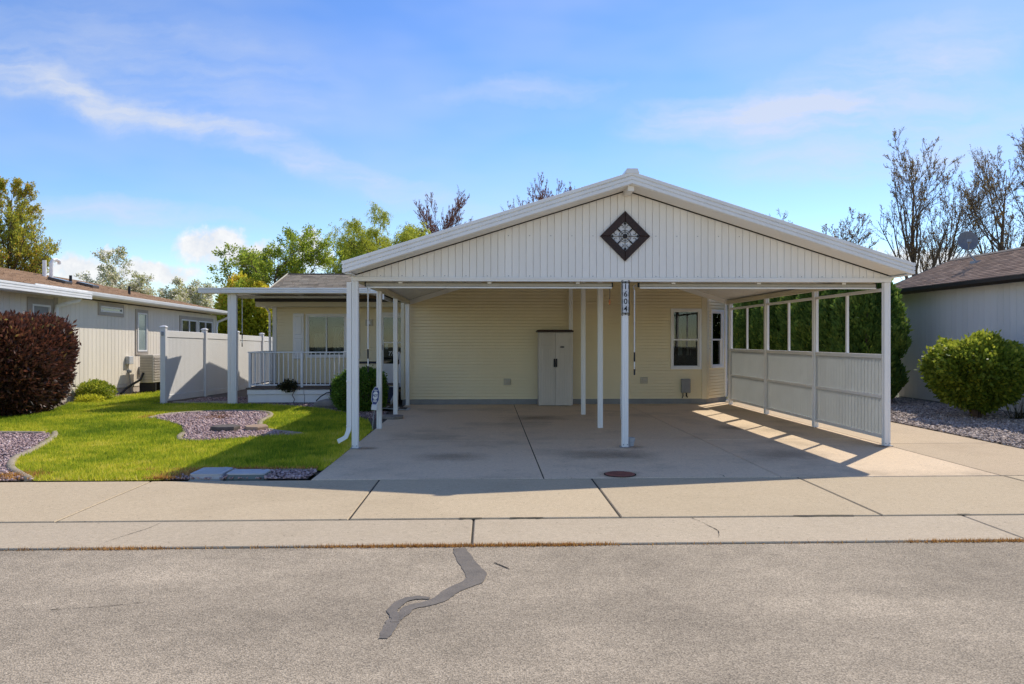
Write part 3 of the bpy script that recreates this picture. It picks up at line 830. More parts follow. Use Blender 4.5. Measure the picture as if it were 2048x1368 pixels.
edging('lawn_edging', [(-13.4, 12.92), (-10.5, 12.94), (-8.4, 12.93), (-7.5, 12.9)], 'straight concrete edging along the far side of the left gravel bed', seed=1)
edging('lawn_edging', [(-7.36, 12.97), (-7.1, 12.5), (-6.82, 11.84), (-6.48, 10.85), (-6.3, 10.2), (-5.93, 9.5), (-5.5, 8.98), (-5.2, 8.66)], 'curved concrete edging between left gravel bed and lawn', seed=2)
edging('lawn_edging', [(-6.78, 15.2), (-6.72, 16.05), (-5.9, 16.68), (-4.92, 16.5), (-4.5, 15.72), (-4.35, 14.5), (-3.9, 13.3), (-3.1, 12.6)], 'curved concrete edging round the mid lawn gravel bed', seed=3)
edging('lawn_edging', [(-4.78, 11.82), (-5.0, 12.3), (-5.12, 12.75)], 'short stub of concrete edging at the near corner of the mid lawn bed', seed=4)
edging('lawn_edging', [(-3.42, 9.15), (-2.8, 9.16), (-2.08, 9.14)], 'short straight concrete edging behind the utility lids', seed=5, w=0.10, h=0.03)
edging('lawn_edging', [(-7.9, 19.1), (-7.2, 18.85), (-6.9, 19.05), (-6.3, 19.0)], 'concrete edging curving past the porch cover post', seed=6)


def blades(name, P, h, w, mat, seed, lean=0.75, tint=None):
    r = np.random.default_rng(seed)
    n = len(P)
    a = r.uniform(0, 6.283, n)
    b = r.uniform(0, 6.283, n)
    ln = np.abs(r.normal(0, lean, n))
    hh = h if isinstance(h, np.ndarray) else np.full(n, h)
    side = np.stack([np.cos(a), np.sin(a), np.zeros(n)], 1) * (w * r.uniform(0.6, 1.3, n))[:, None] * 0.5
    tip = np.stack([np.cos(b) * ln, np.sin(b) * ln, np.ones(n)], 1)
    tip /= np.linalg.norm(tip, axis=1)[:, None]
    tip = P + tip * (hh * r.uniform(0.6, 1.25, n))[:, None]
    V = np.stack([P - side, P + side, tip], 1).reshape(-1, 3)
    F = np.arange(3 * n).reshape(-1, 3)
    return V, F


def grass():
    r = np.random.default_rng(5)
    n = 620000
    x = r.uniform(-12.5, -2.0, n)
    y = r.uniform(8.6, 24, n)
    keep = r.uniform(0, 1, n) < np.clip((11.0 / y) ** 1.6, 0.22, 1.0)
    keep &= in_poly(x, y, LAWN) & ~in_poly(x, y, MID)
    x, y = x[keep], y[keep]
    # blades spill a little past the edges
    x = x + r.normal(0, 0.012, len(x))
    y = y + r.normal(0, 0.012, len(y))
    P = np.stack([x, y, np.zeros(len(x))], 1)
    q = P[:, :2]
    t = 0.14 + 0.38 * vnoise(q, 1.6, 3) + 0.36 * (vnoise(q, 5.0, 4) - 0.5) + 0.25 * (vnoise(q, 17.0, 5) - 0.5) + r.normal(0, 0.15, len(x))
    # thin straw coloured turf close to the kerbs, beds and the sidewalk
    near = np.exp(-np.clip(y - 8.6, 0, 9) / 0.10) * 0.35
    near += np.exp(-np.hypot(x + 3.55, y - 8.95) / 0.42) * 0.75 + np.exp(-np.hypot(x + 5.3, y - 12.0) / 0.45) * 0.35 + np.exp(-np.hypot(x + 6.95, y - 15.4) / 0.5) * 0.4 + np.exp(-np.hypot(x + 3.05, y - 12.5) / 0.25) * 0.5
    near += np.exp(-np.abs(x + 2.03) / 0.06) * 0.25 * (y < 12)
    t = np.clip(t + near, 0, 1)
    h = 0.050 + 0.022 * vnoise(q, 3.0, 8) + 0.02 * np.exp(-np.clip(y - 8.6, 0, 9) / 0.15)
    V, F = blades('grass', P, h, 0.013 + 0 * x, M['grass'], 6)
    o = np_mesh('grass', V, F, M['grass'], tint=t)
    tag(o, 'short green grass blades covering the lawn', 'grass', None, 'stuff')


grass()


def weeds(name, P, h, w, label, cat, seed, mat, lean=0.8):
    r = np.random.default_rng(seed)
    V, F = blades(name, P, h, w + 0 * P[:, 0], mat, seed, lean)
    o = np_mesh(name, V, F, mat, tint=r.uniform(0, 1, len(P)))
    return tag(o, label, cat, None, 'stuff')


def joint_weeds():
    r = np.random.default_rng(21)
    n = 17000
    x = r.uniform(-8, 8, n)
    dens = np.clip(vnoise(x[:, None], 2.2, 31) * 1.7 - 0.45, 0.06, 1) * np.clip(1.1 - (x + 2) * 0.06, 0.45, 1.1)
    k = r.uniform(0, 1, n) < dens
    x = x[k]
    y = 5.838 + r.normal(0, 0.011, len(x))
    P = np.stack([x, y, np.full(len(x), -0.014)], 1)
    weeds('dry_weeds', P, 0.034, 0.007, 'dry orange weeds along the joint between street and gutter', 'weeds', 22, M['straw'])
    # dead grass and leaves at the sidewalk edge and round the lids
    Q = []
    for (cx, cy, sx, sy, m) in [(-3.66, 8.75, 0.10, 0.13, 700), (-3.45, 9.05, 0.10, 0.10, 450), (-5.35, 8.85, 0.10, 0.12, 500), (-5.55, 8.8, 0.16, 0.1, 300), (-2.8, 9.19, 0.6, 0.02, 900), (-6.9, 15.5, 0.12, 0.15, 250), (-5.5, 15.3, 0.16, 0.2, 150)]:
        Q.append(np.stack([r.normal(cx, sx, m), np.maximum(r.normal(cy, sy, m), 8.61), np.full(m, 0.02)], 1))
    Q = np.concatenate(Q)
    Q = Q[Q[:, 0] < -2.07]
    weeds('dead_grass', Q, 0.05, 0.012, 'dead straw coloured grass tufts around lids and bed corners', 'dead grass', 23, M['straw'], 1.3)


joint_weeds()

# ================================================================== SHARED BUILDING PIECES
def siding_mesh(fr, x0, x1, z0, z1, holes=(), pitch=0.078, clip=None, proud=0.013):
    """lap siding with real courses; fr = (origin, xdir, ydir)"""
    b = MB(*fr)
    zc = [z0]
    k = 1
    while z0 + k * pitch < z1 - 1e-4:
        zc.append(z0 + k * pitch)
        k += 1
    for i, za in enumerate(zc):
        zb = min(za + pitch, z1)
        cuts = sorted({za, zb} | {h[2] for h in holes if za < h[2] < zb} | {h[3] for h in holes if za < h[3] < zb})
        for ca, cb in zip(cuts[:-1], cuts[1:]):
            segs = [(x0, x1)]
            if clip:
                lim = clip((ca + cb) / 2)
                segs = [(max(x0, lim[0]), min(x1, lim[1]))]
            for (hx0, hx1, hz0, hz1) in holes:
                if hz0 < (ca + cb) / 2 < hz1:
                    ns = []
                    for (a, c) in segs:
                        if hx1 <= a or hx0 >= c:
                            ns.append((a, c))
                        else:
                            if a < hx0:
                                ns.append((a, hx0))
                            if hx1 < c:
                                ns.append((hx1, c))
                    segs = ns
            fa, fb = (ca - za) / pitch, (cb - za) / pitch
            ya, yb = -proud * (1 - fa), -proud * (1 - fb)
            nt_ = 0.013 if fb > 1 - 1e-6 else 0.0      # open shadow joint under the next course
            for (a, c) in segs:
                if c - a < 0.003:
                    continue
                ct = max(cb - nt_, ca)
                b.quad((a, ya, ca), (c, ya, ca), (c, yb, ct), (a, yb, ct))
                if nt_:
                    b.quad((a, yb, ct), (c, yb, ct), (c, 0.028, ct), (a, 0.028, ct))
                    b.quad((a, 0.028, ct), (c, 0.028, ct), (c, 0.028, cb), (a, 0.028, cb))
                if fa < 1e-6:
                    b.quad((a, 0.028, ca), (c, 0.028, ca), (c, ya, ca), (a, ya, ca))
    return b


def frame_ring(b, x0, x1, z0, z1, w, y0, y1):
    b.box(x0, x1, y0, y1, z1 - w, z1)
    b.box(x0, x1, y0, y1, z0, z0 + w)
    b.box(x0, x0 + w, y0, y1, z0 + w, z1 - w)
    b.box(x1 - w, x1, y0, y1, z0 + w, z1 - w)


def curtain_mesh(b, x0, x1, z0, z1, y, amp=0.03, n=26, pinch=0.0, seed=0):
    r = random.Random(seed)
    ph = [r.uniform(0, 6.28) for _ in range(4)]
    rows = 8
    vs, fs = [], []
    for j in range(rows + 1):
        t = j / rows
        z = z1 + (z0 - z1) * t
        sq = 1 - pinch * math.sin(math.pi * min(1, t * 1.3)) ** 2
        for i in range(n + 1):
            u = i / n
            x = x0 + (x1 - x0) * u * sq
            yy = y + amp * (math.sin(u * 21 + ph[0]) * 0.6 + math.sin(u * 37 + ph[1] + t) * 0.4)
            vs.append((x, yy, z))
    for j in range(rows):
        for i in range(n):
            a = j * (n + 1) + i
            fs.append((a, a + 1, a + n + 2, a + n + 1))
    b.add(vs, fs)


def window_unit(house, fr, x0, x1, z0, z1, style, seed=0, trim=0.05):
    """real opening: outer trim, sashes with panes, room and curtains behind"""
    b = MB(*fr)
    frame_ring(b, x0 - trim, x1 + trim, z0 - trim, z1 + trim, trim + 0.004, -0.035, 0.05)
    w = b.build('window', M['vinyl'], house)
    s = 0.032
    if style == 'hung':
        zm = (z0 + z1) / 2 - 0.02
        fb = MB(*fr)
        frame_ring(fb, x0 + 0.004, x1 - 0.004, zm - 0.012, z1 - 0.004, s, -0.006, 0.022)
        fb.build('sash', M['vinyl'], w)
        fb = MB(*fr)
        frame_ring(fb, x0 + 0.004, x1 - 0.004, z0 + 0.004, zm + 0.012, s, 0.023, 0.048)
        fb.build('sash', M['vinyl'], w)
        for (a, c, y) in ((zm, z1 - 0.02, 0.008), (z0 + 0.02, zm, 0.036)):
            MB(*fr).box(x0 + 0.02, x1 - 0.02, y, y + 0.005, a, c).build('pane', M['glass'], w)
    else:
        xm = (x0 + x1) / 2
        for (a, c, y) in ((x0 + 0.004, xm + 0.016, 0.0), (xm - 0.016, x1 - 0.004, 0.024)):
            fb = MB(*fr)
            frame_ring(fb, a, c, z0 + 0.004, z1 - 0.004, s, y, y + 0.022)
            fb.build('sash', M['vinyl'], w)
            MB(*fr).box(a + 0.02, c - 0.02, y + 0.008, y + 0.013, z0 + 0.02, z1 - 0.02).build('pane', M['glass'], w)
    # dim room behind
    rb = MB(*fr)
    d = 1.2
    xa, xb, za, zb = x0 - 0.25, x1 + 0.25, z0 - 0.3, z1 + 0.2
    rb.quad((xa, d, za), (xb, d, za), (xb, d, zb), (xa, d, zb))
    rb.quad((xa, 0.055, za), (xa, d, za), (xa, d, zb), (xa, 0.055, zb))
    rb.quad((xb, 0.055, za), (xb, 0.055, zb), (xb, d, zb), (xb, d, za))
    rb.quad((xa, 0.055, za), (xb, 0.055, za), (xb, d, za), (xa, d, za))
    rb.quad((xa, 0.055, zb), (xa, d, zb), (xb, d, zb), (xb, 0.055, zb))
    rb.build('room_behind', M['room'], w)
    return w


def shingles(parent, o, e, s, le, ls, mat, base_mat, keep=None, pitch=0.14, tabw=0.30, seed=0, back=None):
    """roof slope: o eave corner, e unit along eave, s unit up slope; staggered shingle tabs on a deck"""
    r = np.random.default_rng(seed)
    o, e, s = np.array(o, float), np.array(e, float), np.array(s, float)
    nrm = np.cross(e, s)
    nrm /= np.linalg.norm(nrm)
    if nrm[2] < 0:
        nrm = -nrm
    rows = int(ls / pitch)
    Vs, ts = [], []
    for j in range(rows):
        v0, v1 = j * pitch, j * pitch + pitch * 1.15
        x = -r.uniform(0, tabw)
        while x < le:
            w = tabw * r.uniform(0.55, 1.2)
            a, c = max(x, 0.0), min(x + w - 0.006, le)
            x += w
            if c - a < 0.02:
                continue
            if keep is not None and not keep((a + c) / 2, v0 + pitch / 2):
                continue
            lift = 0.012 + r.uniform(0, 0.006)
            vd = r.uniform(-0.012, 0.012)
            Vs += [o + e * a + s * (v0 + vd) + nrm * lift, o + e * c + s * (v0 + vd) + nrm * lift, o + e * c + s * v1 + nrm * 0.004, o + e * a + s * v1 + nrm * 0.004,
                   o + e * a + s * (v0 + vd) + nrm * 0.001, o + e * c + s * (v0 + vd) + nrm * 0.001]
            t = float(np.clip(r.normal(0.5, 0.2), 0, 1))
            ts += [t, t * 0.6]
    n = len(Vs) // 6
    f = np.array([(0, 1, 2, 3), (4, 5, 1, 0)])
    F = ((np.arange(n) * 6)[:, None, None] + f[None]).reshape(-1, 4)
    ob = np_mesh('shingles', np.array(Vs), F, mat, parent, tint=np.array(ts))
    ob['kind'] = 'stuff'
    return ob


def scroll(cx, cz, r0, a0, turns, sgn=1, n=16):
    """points of a flat spiral in the x,z plane"""
    out = []
    for i in range(n + 1):
        t = i / n
        r = r0 * (1 - 0.75 * t)
        a = a0 + sgn * turns * 2 * math.pi * t
        out.append((cx + r * math.cos(a), cz + r * math.sin(a)))
    return out


def text_mesh(name, s, size, mat, parent, fr, x, y, z, shear=0.0, offset=0.0):
    """built-in font turned into a thin mesh, standing on the plane of frame fr"""
    cu = bpy.data.curves.new(name + '_txt', 'FONT')
    cu.body = s
    cu.size = size
    cu.align_x = 'CENTER'
    cu.align_y = 'CENTER'
    cu.extrude = 0.0015
    cu.shear = shear
    cu.offset = offset
    t = bpy.data.objects.new(name + '_tmp', cu)
    COL.objects.link(t)
    dg = bpy.context.evaluated_depsgraph_get()
    me = bpy.data.meshes.new_from_object(t.evaluated_get(dg))
    bpy.data.objects.remove(t, do_unlink=True)
    b = MB(*fr)
    vs = [(x + v.co.x, y - v.co.z, z + v.co.y) for v in me.vertices]
    fs = [tuple(p.vertices) for p in me.polygons]
    b.add(vs, fs)
    return b.build(name, mat, parent)


ID = ((0, 0, 0), (1, 0, 0), (0, 1, 0))

# ================================================================== HOUSE
house = thing('house', (1.7, 18.45, 0), 'pale yellow lap sided house behind the white carport', 'house')
RIDGE, SLOPE = 2.05, 0.315


def under(x, top=3.80):
    return top - SLOPE * abs(x - RIDGE)


FY = 18.45
front = ((0, FY, 0), (1, 0, 0), (0, 1, 0))
WIN = (4.60, 5.27, 0.91, 2.32)
s = siding_mesh(front, -2.1, 5.44, 0.13, 3.74, [WIN], clip=lambda z: (RIDGE - (3.78 - z) / SLOPE, RIDGE + (3.78 - z) / SLOPE)).build('siding', M['yellow'], house)
s['kind'] = 'stuff'
fa = math.sqrt(0.5)
facet = ((5.44, FY, 0), (fa, fa, 0), (-fa, fa, 0))
FWIN = (0.27, 0.83, 0.93, 2.30)
siding_mesh(facet, 0, 1.07, 0.13, 2.74, [FWIN]).build('siding', M['yellow'], house)['kind'] = 'stuff'
WY = 21.1
wing = ((0, WY, 0), (1, 0, 0), (0, 1, 0))
PWIN = (-5.03, -3.99, 1.14, 2.27)
DOOR = (-3.0, -2.18, 0.40, 2.30)
siding_mesh(wing, -5.98, -2.1, 0.13, 2.66, [PWIN, DOOR]).build('siding', M['yellow'], house)['kind'] = 'stuff'
siding_mesh(((-2.1, WY, 0), (0, -1, 0), (1, 0, 0)), 0, WY - FY, 0.13, 2.62).build('siding', M['yellow'], house)['kind'] = 'stuff'
siding_mesh(((-5.98, 26.6, 0), (0, -1, 0), (1, 0, 0)), 0, 26.6 - WY, 0.13, 2.7).build('siding', M['yellow'], house)['kind'] = 'stuff'
siding_mesh(((6.197, 19.207, 0), (0, 1, 0), (-1, 0, 0)), 0, 10.8, 0.13, 2.74).build('siding', M['yellow'], house)['kind'] = 'stuff'
siding_mesh(((6.197, 30.0, 0), (-1, 0, 0), (0, -1, 0)), 0, 12.18, 0.13, 2.74).build('siding', M['yellow'], house)['kind'] = 'stuff'
# foundation
b = MB()
b.box(-2.09, 5.43, FY - 0.004, FY + 0.2, -0.02, 0.129)
b.box(-5.97, -2.11, WY - 0.004, WY + 0.2, -0.02, 0.129)
b.build('foundation', M['found'], house)
MB(*facet).box(0.002, 1.07, -0.004, 0.2, -0.02, 0.129).build('foundation', M['found'], house)
# corner trims
b = MB()
b.cbox(-2.125, -2.04, FY - 0.028, FY + 0.06, 0.12, 2.50)
b.build('corner_trim', M['cream'], house)
b = MB()
b.box(5.33, 5.445, FY - 0.026, FY - 0.001, 0.12, 2.72)
b.build('corner_trim', M['cream'], house)
MB(*facet).box(-0.004, 0.095, -0.026, -0.001, 0.12, 2.70).build('corner_trim', M['cream'], house)
MB(*facet).box(0.985, 1.075, -0.028, -0.001, 0.12, 2.70).build('corner_trim', M['white'], house)
b = MB()
b.box(-6.0, -5.89, WY - 0.028, WY + 0.08, 0.12, 2.60)
b.build('corner_trim', M['vinyl'], house)
# windows
w1 = window_unit(house, front, *WIN, 'hung', 1)
b = MB(*front)
for xa, wd, sd in ((4.62, 0.07, 1), (4.82, 0.11, 2), (5.04, 0.05, 3), (5.13, 0.06, 4)):
    curtain_mesh(b, xa, xa + wd, 1.2, 2.2, 0.32, 0.012, 8, 0.3, sd)
b.build('curtain', M['curtain'], w1)
w2 = window_unit(house, facet, *FWIN, 'hung', 2)
b = MB(*facet)
curtain_mesh(b, 0.45, 0.6, 0.95, 2.2, 0.3, 0.02, 10, 0.1, 5)
b.build('curtain', M['curtain'], w2)
w3 = window_unit(house, wing, *PWIN, 'slider', 3)
b = MB(*wing)
curtain_mesh(b, -4.92, -4.58, 1.18, 1.78, 0.26, 0.02, 24, 0.0, 6)
curtain_mesh(b, -4.36, -4.04, 1.18, 1.95, 0.16, 0.03, 24, 0.35, 7)
b.build('curtain', M['curtain'], w3)
# shutters
for x0 in (-5.43, -3.88):
    b = MB(*wing)
    b.cbox(x0, x0 + 0.30, -0.045, -0.002, 1.06, 2.33)
    sh = b.build('shutter', M['vinyl'], house)
    for (za, zb) in ((1.13, 1.64), (1.74, 2.25)):
        pb = MB(*wing)
        pb.loft([[(x0 + 0.05, -0.046, za), (x0 + 0.25, -0.046, za), (x0 + 0.25, -0.046, zb), (x0 + 0.05, -0.046, zb)],
                 [(x0 + 0.065, -0.060, za + 0.015), (x0 + 0.235, -0.060, za + 0.015), (x0 + 0.235, -0.060, zb - 0.015), (x0 + 0.065, -0.060, zb - 0.015)]])
        pb.build('raised_panel', M['vinyl'], sh)
# storm door
b = MB(*wing)
frame_ring(b, DOOR[0] - 0.06, DOOR[1] + 0.06, DOOR[2] - 0.04, DOOR[3] + 0.06, 0.066, -0.03, 0.06)
b.build('door_frame', M['vinyl'], house)
b = MB(*wing)
frame_ring(b, DOOR[0] + 0.008, DOOR[1] - 0.008, DOOR[2] + 0.03, DOOR[3] - 0.008, 0.075, -0.012, 0.022)
b.box(DOOR[0] + 0.084, DOOR[1] - 0.084, -0.006, 0.018, DOOR[2] + 0.106, 0.92)
b.box(DOOR[0] + 0.084, DOOR[1] - 0.084, -0.008, 0.02, 1.50, 1.53)
door = b.build('storm_door', M['vinyl'], house)
MB(*wing).box(DOOR[0] + 0.07, DOOR[1] - 0.07, 0.004, 0.009, 0.921, DOOR[3] - 0.07).build('door_glass', M['glass'], door)
MB(*wing).box(DOOR[0] - 0.04, DOOR[1] + 0.04, 0.20, 0.23, DOOR[2], DOOR[3]).build('inner_door', M['room'], door)
b = MB(*wing)
b.tube([(DOOR[0] + 0.05, -0.03, 1.32), (DOOR[0] + 0.05, -0.06, 1.32), (DOOR[0] + 0.05, -0.06, 1.44), (DOOR[0] + 0.05, -0.03, 1.44)], 0.009, 6)
b.build('door_handle', M['black'], door)
MB(*wing).box(-2.88, -2.80, 0.05, 0.052, 1.33, 1.47).build('paper_notice', M['signwhite'], door)
text_mesh('door_lettering', 'The', 0.17, M['linen'], door, wing, -2.68, 0.002, 1.20, 0.35)
# house vents and porch light
for (x0, z0) in ((0.40, 0.475), (3.79, 0.505)):
    b = MB(*front)
    b.cbox(x0, x0 + 0.18, -0.03, -0.001, z0, z0 + 0.16, 0.008)
    v = b.build('wall_vent', M['beigebox'], house)
    MB(*front).cbox(x0 + 0.05, x0 + 0.16, -0.055, -0.031, z0 + 0.04, z0 + 0.13, 0.008).build('vent_flap', M['beigebox'], v)
b = MB(*wing)
b.cbox(-3.42, -3.22, -0.04, -0.001, 1.98, 2.16, 0.01)
v = b.build('door_chime_box', M['beigebox'], house)
MB(*wing).cbox(-3.37, -3.27, -0.06, -0.041, 2.02, 2.12, 0.01).build('box_cover', M['vinyl'], v)
# main roof
b = MB()
for sx in (-1, 1):
    xe = RIDGE + sx * 4.62
    b.prism([(xe, 18.7, 3.93 - 0.27 * 4.62), (RIDGE, 18.7, 3.93), (RIDGE, 18.7, 4.02), (xe, 18.7, 4.02 - 0.27 * 4.62)], (0, 11.7, 0))
roof = b.build('roof', M['dark'], house)
for sx in (-1, 1):
    u = np.array((-sx * 1.0, 0, 0.27))
    u /= np.linalg.norm(u)
    shingles(roof, (RIDGE + sx * 4.62, 18.7, 4.022 - 0.27 * 4.62), (0, 1, 0), u, 11.7, 4.78, M['shingle_tan'], None, seed=5 + sx)
MB().box(RIDGE - 4.66, RIDGE - 4.625, 18.68, 30.4, 2.60, 2.79).build('fascia', M['white'], house)
MB().box(RIDGE + 4.625, RIDGE + 4.66, 18.68, 30.4, 2.60, 2.79).build('fascia', M['white'], house)
# wing roof: ridge runs left to right
EY, RY, EZ, RZ = 20.55, 23.8, 2.70, 3.66
b = MB()
b.prism([(-6.27, EY, EZ - 0.09), (-6.27, RY, RZ - 0.09), (-6.27, 27.0, EZ - 0.09), (-6.27, 27.0, EZ), (-6.27, RY, RZ), (-6.27, EY, EZ)], (6.0, 0, 0))
wroof = b.build('wing_roof', M['dark'], house)
u = np.array((0, RY - EY, RZ - EZ))
lw = float(np.linalg.norm(u))
u = u / lw
shingles(wroof, (-6.27, EY, EZ + 0.002), (1, 0, 0), u, 5.2, lw, M['shingle_tan'], None, seed=9)
b = MB()
b.loft([[(-6.3, RY - 0.14, RZ - 0.02), (-6.3, RY, RZ + 0.03), (-6.3, RY + 0.14, RZ - 0.02)], [(-0.5, RY - 0.14, RZ - 0.02), (-0.5, RY, RZ + 0.03), (-0.5, RY + 0.14, RZ - 0.02)]])
b.build('ridge_cap', M['dark'], wroof)
b = MB()
b.box(-6.30, -2.12, EY - 0.11, EY - 0.012, EZ - 0.075, EZ + 0.012)
b.build('gutter', M['gutterdark'], house)
b = MB()
b.box(-6.28, -2.12, EY - 0.010, EY + 0.02, EZ - 0.20, EZ - 0.012)
b.box(-6.28, -2.12, EY + 0.022, WY - 0.03, EZ - 0.20, EZ - 0.185)
b.box(-6.31, -6.275, EY - 0.008, RY, EZ - 0.2, EZ - 0.10)
b.build('soffit', M['cream'], house)
# rake fascia, left side
b = MB()
b.prism([(-6.31, EY, EZ - 0.1), (-6.31, EY, EZ + 0.03), (-6.31, RY, RZ + 0.03), (-6.31, RY, RZ - 0.1)], (0.035, 0, 0))
b.prism([(-6.31, RY, RZ - 0.1), (-6.31, RY, RZ + 0.03), (-6.31, 27.0, EZ + 0.03), (-6.31, 27.0, EZ - 0.1)], (0.035, 0, 0))
b.build('rake_board', M['cream'], house)
# downspout of the wing
MB().tube([(-6.18, 20.62, 2.58), (-6.1, 20.8, 2.5), (-6.06, 21.02, 2.35), (-6.05, 21.04, 0.2)], 0.035, 6).build('downspout', M['vinyl'], house)

# ---------------------------------------------------------------- porch deck
deck = thing('porch_deck', (-4.5, 19.0, 0), 'raised brown porch deck with white skirt and white railing', 'porch')
b = MB()
b.box(-6.07, -2.2, 18.98, 21.06, 0.345, 0.385)
b.build('deck_floor', M['deck'], deck)
for k in range(2):
    x0 = -6.04 + k * 1.42
    MB().cbox(x0, x0 + 1.41, 19.0, 19.03, 0.215, 0.335, 0.004).build('skirt_board', M['white'], deck)
for k in range(2):
    x0 = -6.03 + k * 1.42
    MB().cbox(x0, x0 + 1.41, 19.032, 19.05, 0.01, 0.21, 0.004).build('skirt_panel', M['white'], deck)
MB().box(-6.04, -6.02, 19.06, 21.0, 0.01, 0.335).build('skirt_side', M['white'], deck)
RT = 1.27
post_me = None


def rail_post(x, y):
    MB().cbox(x - 0.03, x + 0.03, y - 0.03, y + 0.03, 0.386, RT - 0.012, 0.005).build('rail_post', M['rail'], deck)


for (x, y) in ((-6.0, 19.1), (-4.70, 19.1), (-6.0, 21.0), (-3.50, 19.1)):
    rail_post(x, y)
b = MB()
b.cbox(-6.05, -3.46, 19.062, 19.138, RT - 0.011, RT + 0.022, 0.006)
b.build('top_rail', M['rail'], deck)
MB().cbox(-6.038, -5.962, 19.14, 21.04, RT - 0.011, RT + 0.021, 0.006).build('top_rail', M['rail'], deck)
MB().cbox(-5.968, -3.532, 19.08, 19.12, 0.43, 0.465, 0.004).build('bottom_rail', M['rail'], deck)
MB().cbox(-6.02, -5.98, 19.132, 20.968, 0.43, 0.465, 0.004).build('bottom_rail', M['rail'], deck)
bal = None
for x in list(np.arange(-5.86, -4.76, 0.117)) + list(np.arange(-4.585, -3.55, 0.117)):
    if bal is None:
        bal = MB().box(x - 0.011, x + 0.011, 19.089, 19.111, 0.466, RT - 0.012).build('baluster', M['rail'], deck)
        bx0 = x
    else:
        o = bal.copy()
        COL.objects.link(o)
        o.parent = deck
        o.location = (x - bx0, 0, 0)
bal = None
for y in np.arange(19.24, 20.95, 0.117):
    if bal is None:
        bal = MB().box(-6.011, -5.989, y - 0.011, y + 0.011, 0.466, RT - 0.012).build('baluster', M['rail'], deck)
        by0 = y
    else:
        o = bal.copy()
        COL.objects.link(o)
        o.parent = deck
        o.location = (0, y - by0, 0)

# ---------------------------------------------------------------- porch cover
cover = thing('porch_cover', (-5, 18.9, 0), 'flat white aluminium cover on posts over the porch', 'porch cover')


def stepped_fascia(b, A, B, h, out):
    """aluminium fascia with three folded ledges between points A and B (bottom edge), out = outward vector"""
    A, B, out = Vector(A), Vector(B), Vector(out)
    prof = [(0.0, 0.0), (0.028, 0.004), (0.028, 0.26), (0.012, 0.31), (0.030, 0.37), (0.030, 0.60), (0.014, 0.65), (0.036, 0.72), (0.036, 0.97), (0.02, 1.0), (0.0, 1.0)]
    rings = []
    for q in (A, B):
        rings.append([tuple(q + out * p + Vector((0, 0, h * t))) for p, t in prof])
    b.loft(rings)


for (x, y, w) in ((-6.30, 18.80, 0.145), (-3.46, 18.80, 0.10)):
    b = MB()
    b.cbox(x - w / 2, x + w / 2, y - 0.05, y + 0.05, -0.02, 2.735, 0.01)
    for dx in (-w / 6, w / 6):
        b.box(x + dx - 0.006, x + dx + 0.006, y - 0.056, y - 0.0505, 0, 2.73)
    b.build('post', M['white'], cover)
MB().cbox(-6.46, -6.385, 18.80, 18.87, 0.0, 2.735, 0.008).build('downspout', M['white'], cover)
b = MB()
stepped_fascia(b, (-7.08, 18.55, 2.745), (-2.72, 18.55, 2.745), 0.125, (0, -1, 0))
b.build('fascia', M['white'], cover)
b = MB()
b.box(-7.06, -2.74, 18.552, 21.3, 2.825, 2.845)
b.build('roof_pan', M['roofmetal'], cover)
for k in range(13):
    x = -6.9 + k * 0.34
    MB().box(x - 0.02, x + 0.02, 18.60, 21.3, 2.8455, 2.866).build('pan_rib', M['roofmetal'], cover)
b = MB()
b.box(-7.06, -2.76, 18.75, 18.85, 2.737, 2.823)
b.build('beam', M['white'], cover)
b = MB()
b.box(-6.8, -2.8, 20.9, 21.0, 2.74, 2.823)
b.build('beam', M['white'], cover)
for x in (-6.2, -5.0, -3.9, -3.0):
    MB().box(x - 0.02, x + 0.02, 18.86, 20.88, 2.77, 2.822).build('rafter', M['white'], cover)
sh = MB().tube([(-6.25, 18.93, 2.665), (-3.55, 18.93, 2.665)], 0.032, 10).build('rolled_shade', M['shadefab'])
tag(sh, 'rolled tan shade under the porch cover beam', 'shade')

# ================================================================== CARPORT
carport = thing('carport', (2.05, 11.05, 0), 'white aluminium gable carport on slender posts', 'carport')
PX, PY = (-1.94, 2.04, 5.99), (11.05, 13.48, 15.87, 18.25)


def soff(x):
    return 3.82 - SLOPE * abs(x - RIDGE)


def fluted(b, x, y, z0, z1, w=0.09):
    h, g = w / 2, 0.009
    side = [(-h, -h + 0.008), (-h + 0.008, -h), (-0.016, -h), (-0.010, -h + g), (0.010, -h + g), (0.016, -h), (h - 0.008, -h)]
    sec = []
    for k in range(4):
        c, s_ = (1, 0, -1, 0)[k], (0, 1, 0, -1)[k]
        sec += [(c * p - s_ * q, s_ * p + c * q) for p, q in side]
    b.loft([[(x + p, y + q, z) for p, q in sec] for z in (z0, z1)])


for x in PX:
    for y in PY:
        if x == PX[1] and y == PY[3]:
            b = MB()
            fluted(b, x, y, 0.0, soff(x) - 0.1)
            b.build('post', M['white'], carport)
            continue
        top = 2.455 if y == PY[0] else (soff(x) - 0.10 if x != PX[1] else soff(x) - 0.16)
        b = MB()
        fluted(b, x, y, 0.003, top, 0.095 if y == PY[0] else 0.09)
        p = b.build('post', M['white'], carport)
        if y == PY[0]:
            MB().box(x - 0.075, x + 0.075, y - 0.07, y + 0.07, 0.0035, 0.012).build('base_plate', M['galv'], p)
            bb = MB()
            for dx in (-0.03, 0.03):
                bb.box(x + dx - 0.007, x + dx + 0.007, y - 0.054, y - 0.048, 0.035, 0.05)
            bb.build('bolt', M['galv'], p)
# front header
b = MB()
b.box(PX[0] - 0.05, PX[2] + 0.05, 10.99, 11.10, 2.458, 2.490)
b.box(PX[0] - 0.05, PX[2] + 0.05, 10.978, 11.10, 2.4902, 2.516)
b.build('header_beam', M['white'], carport)
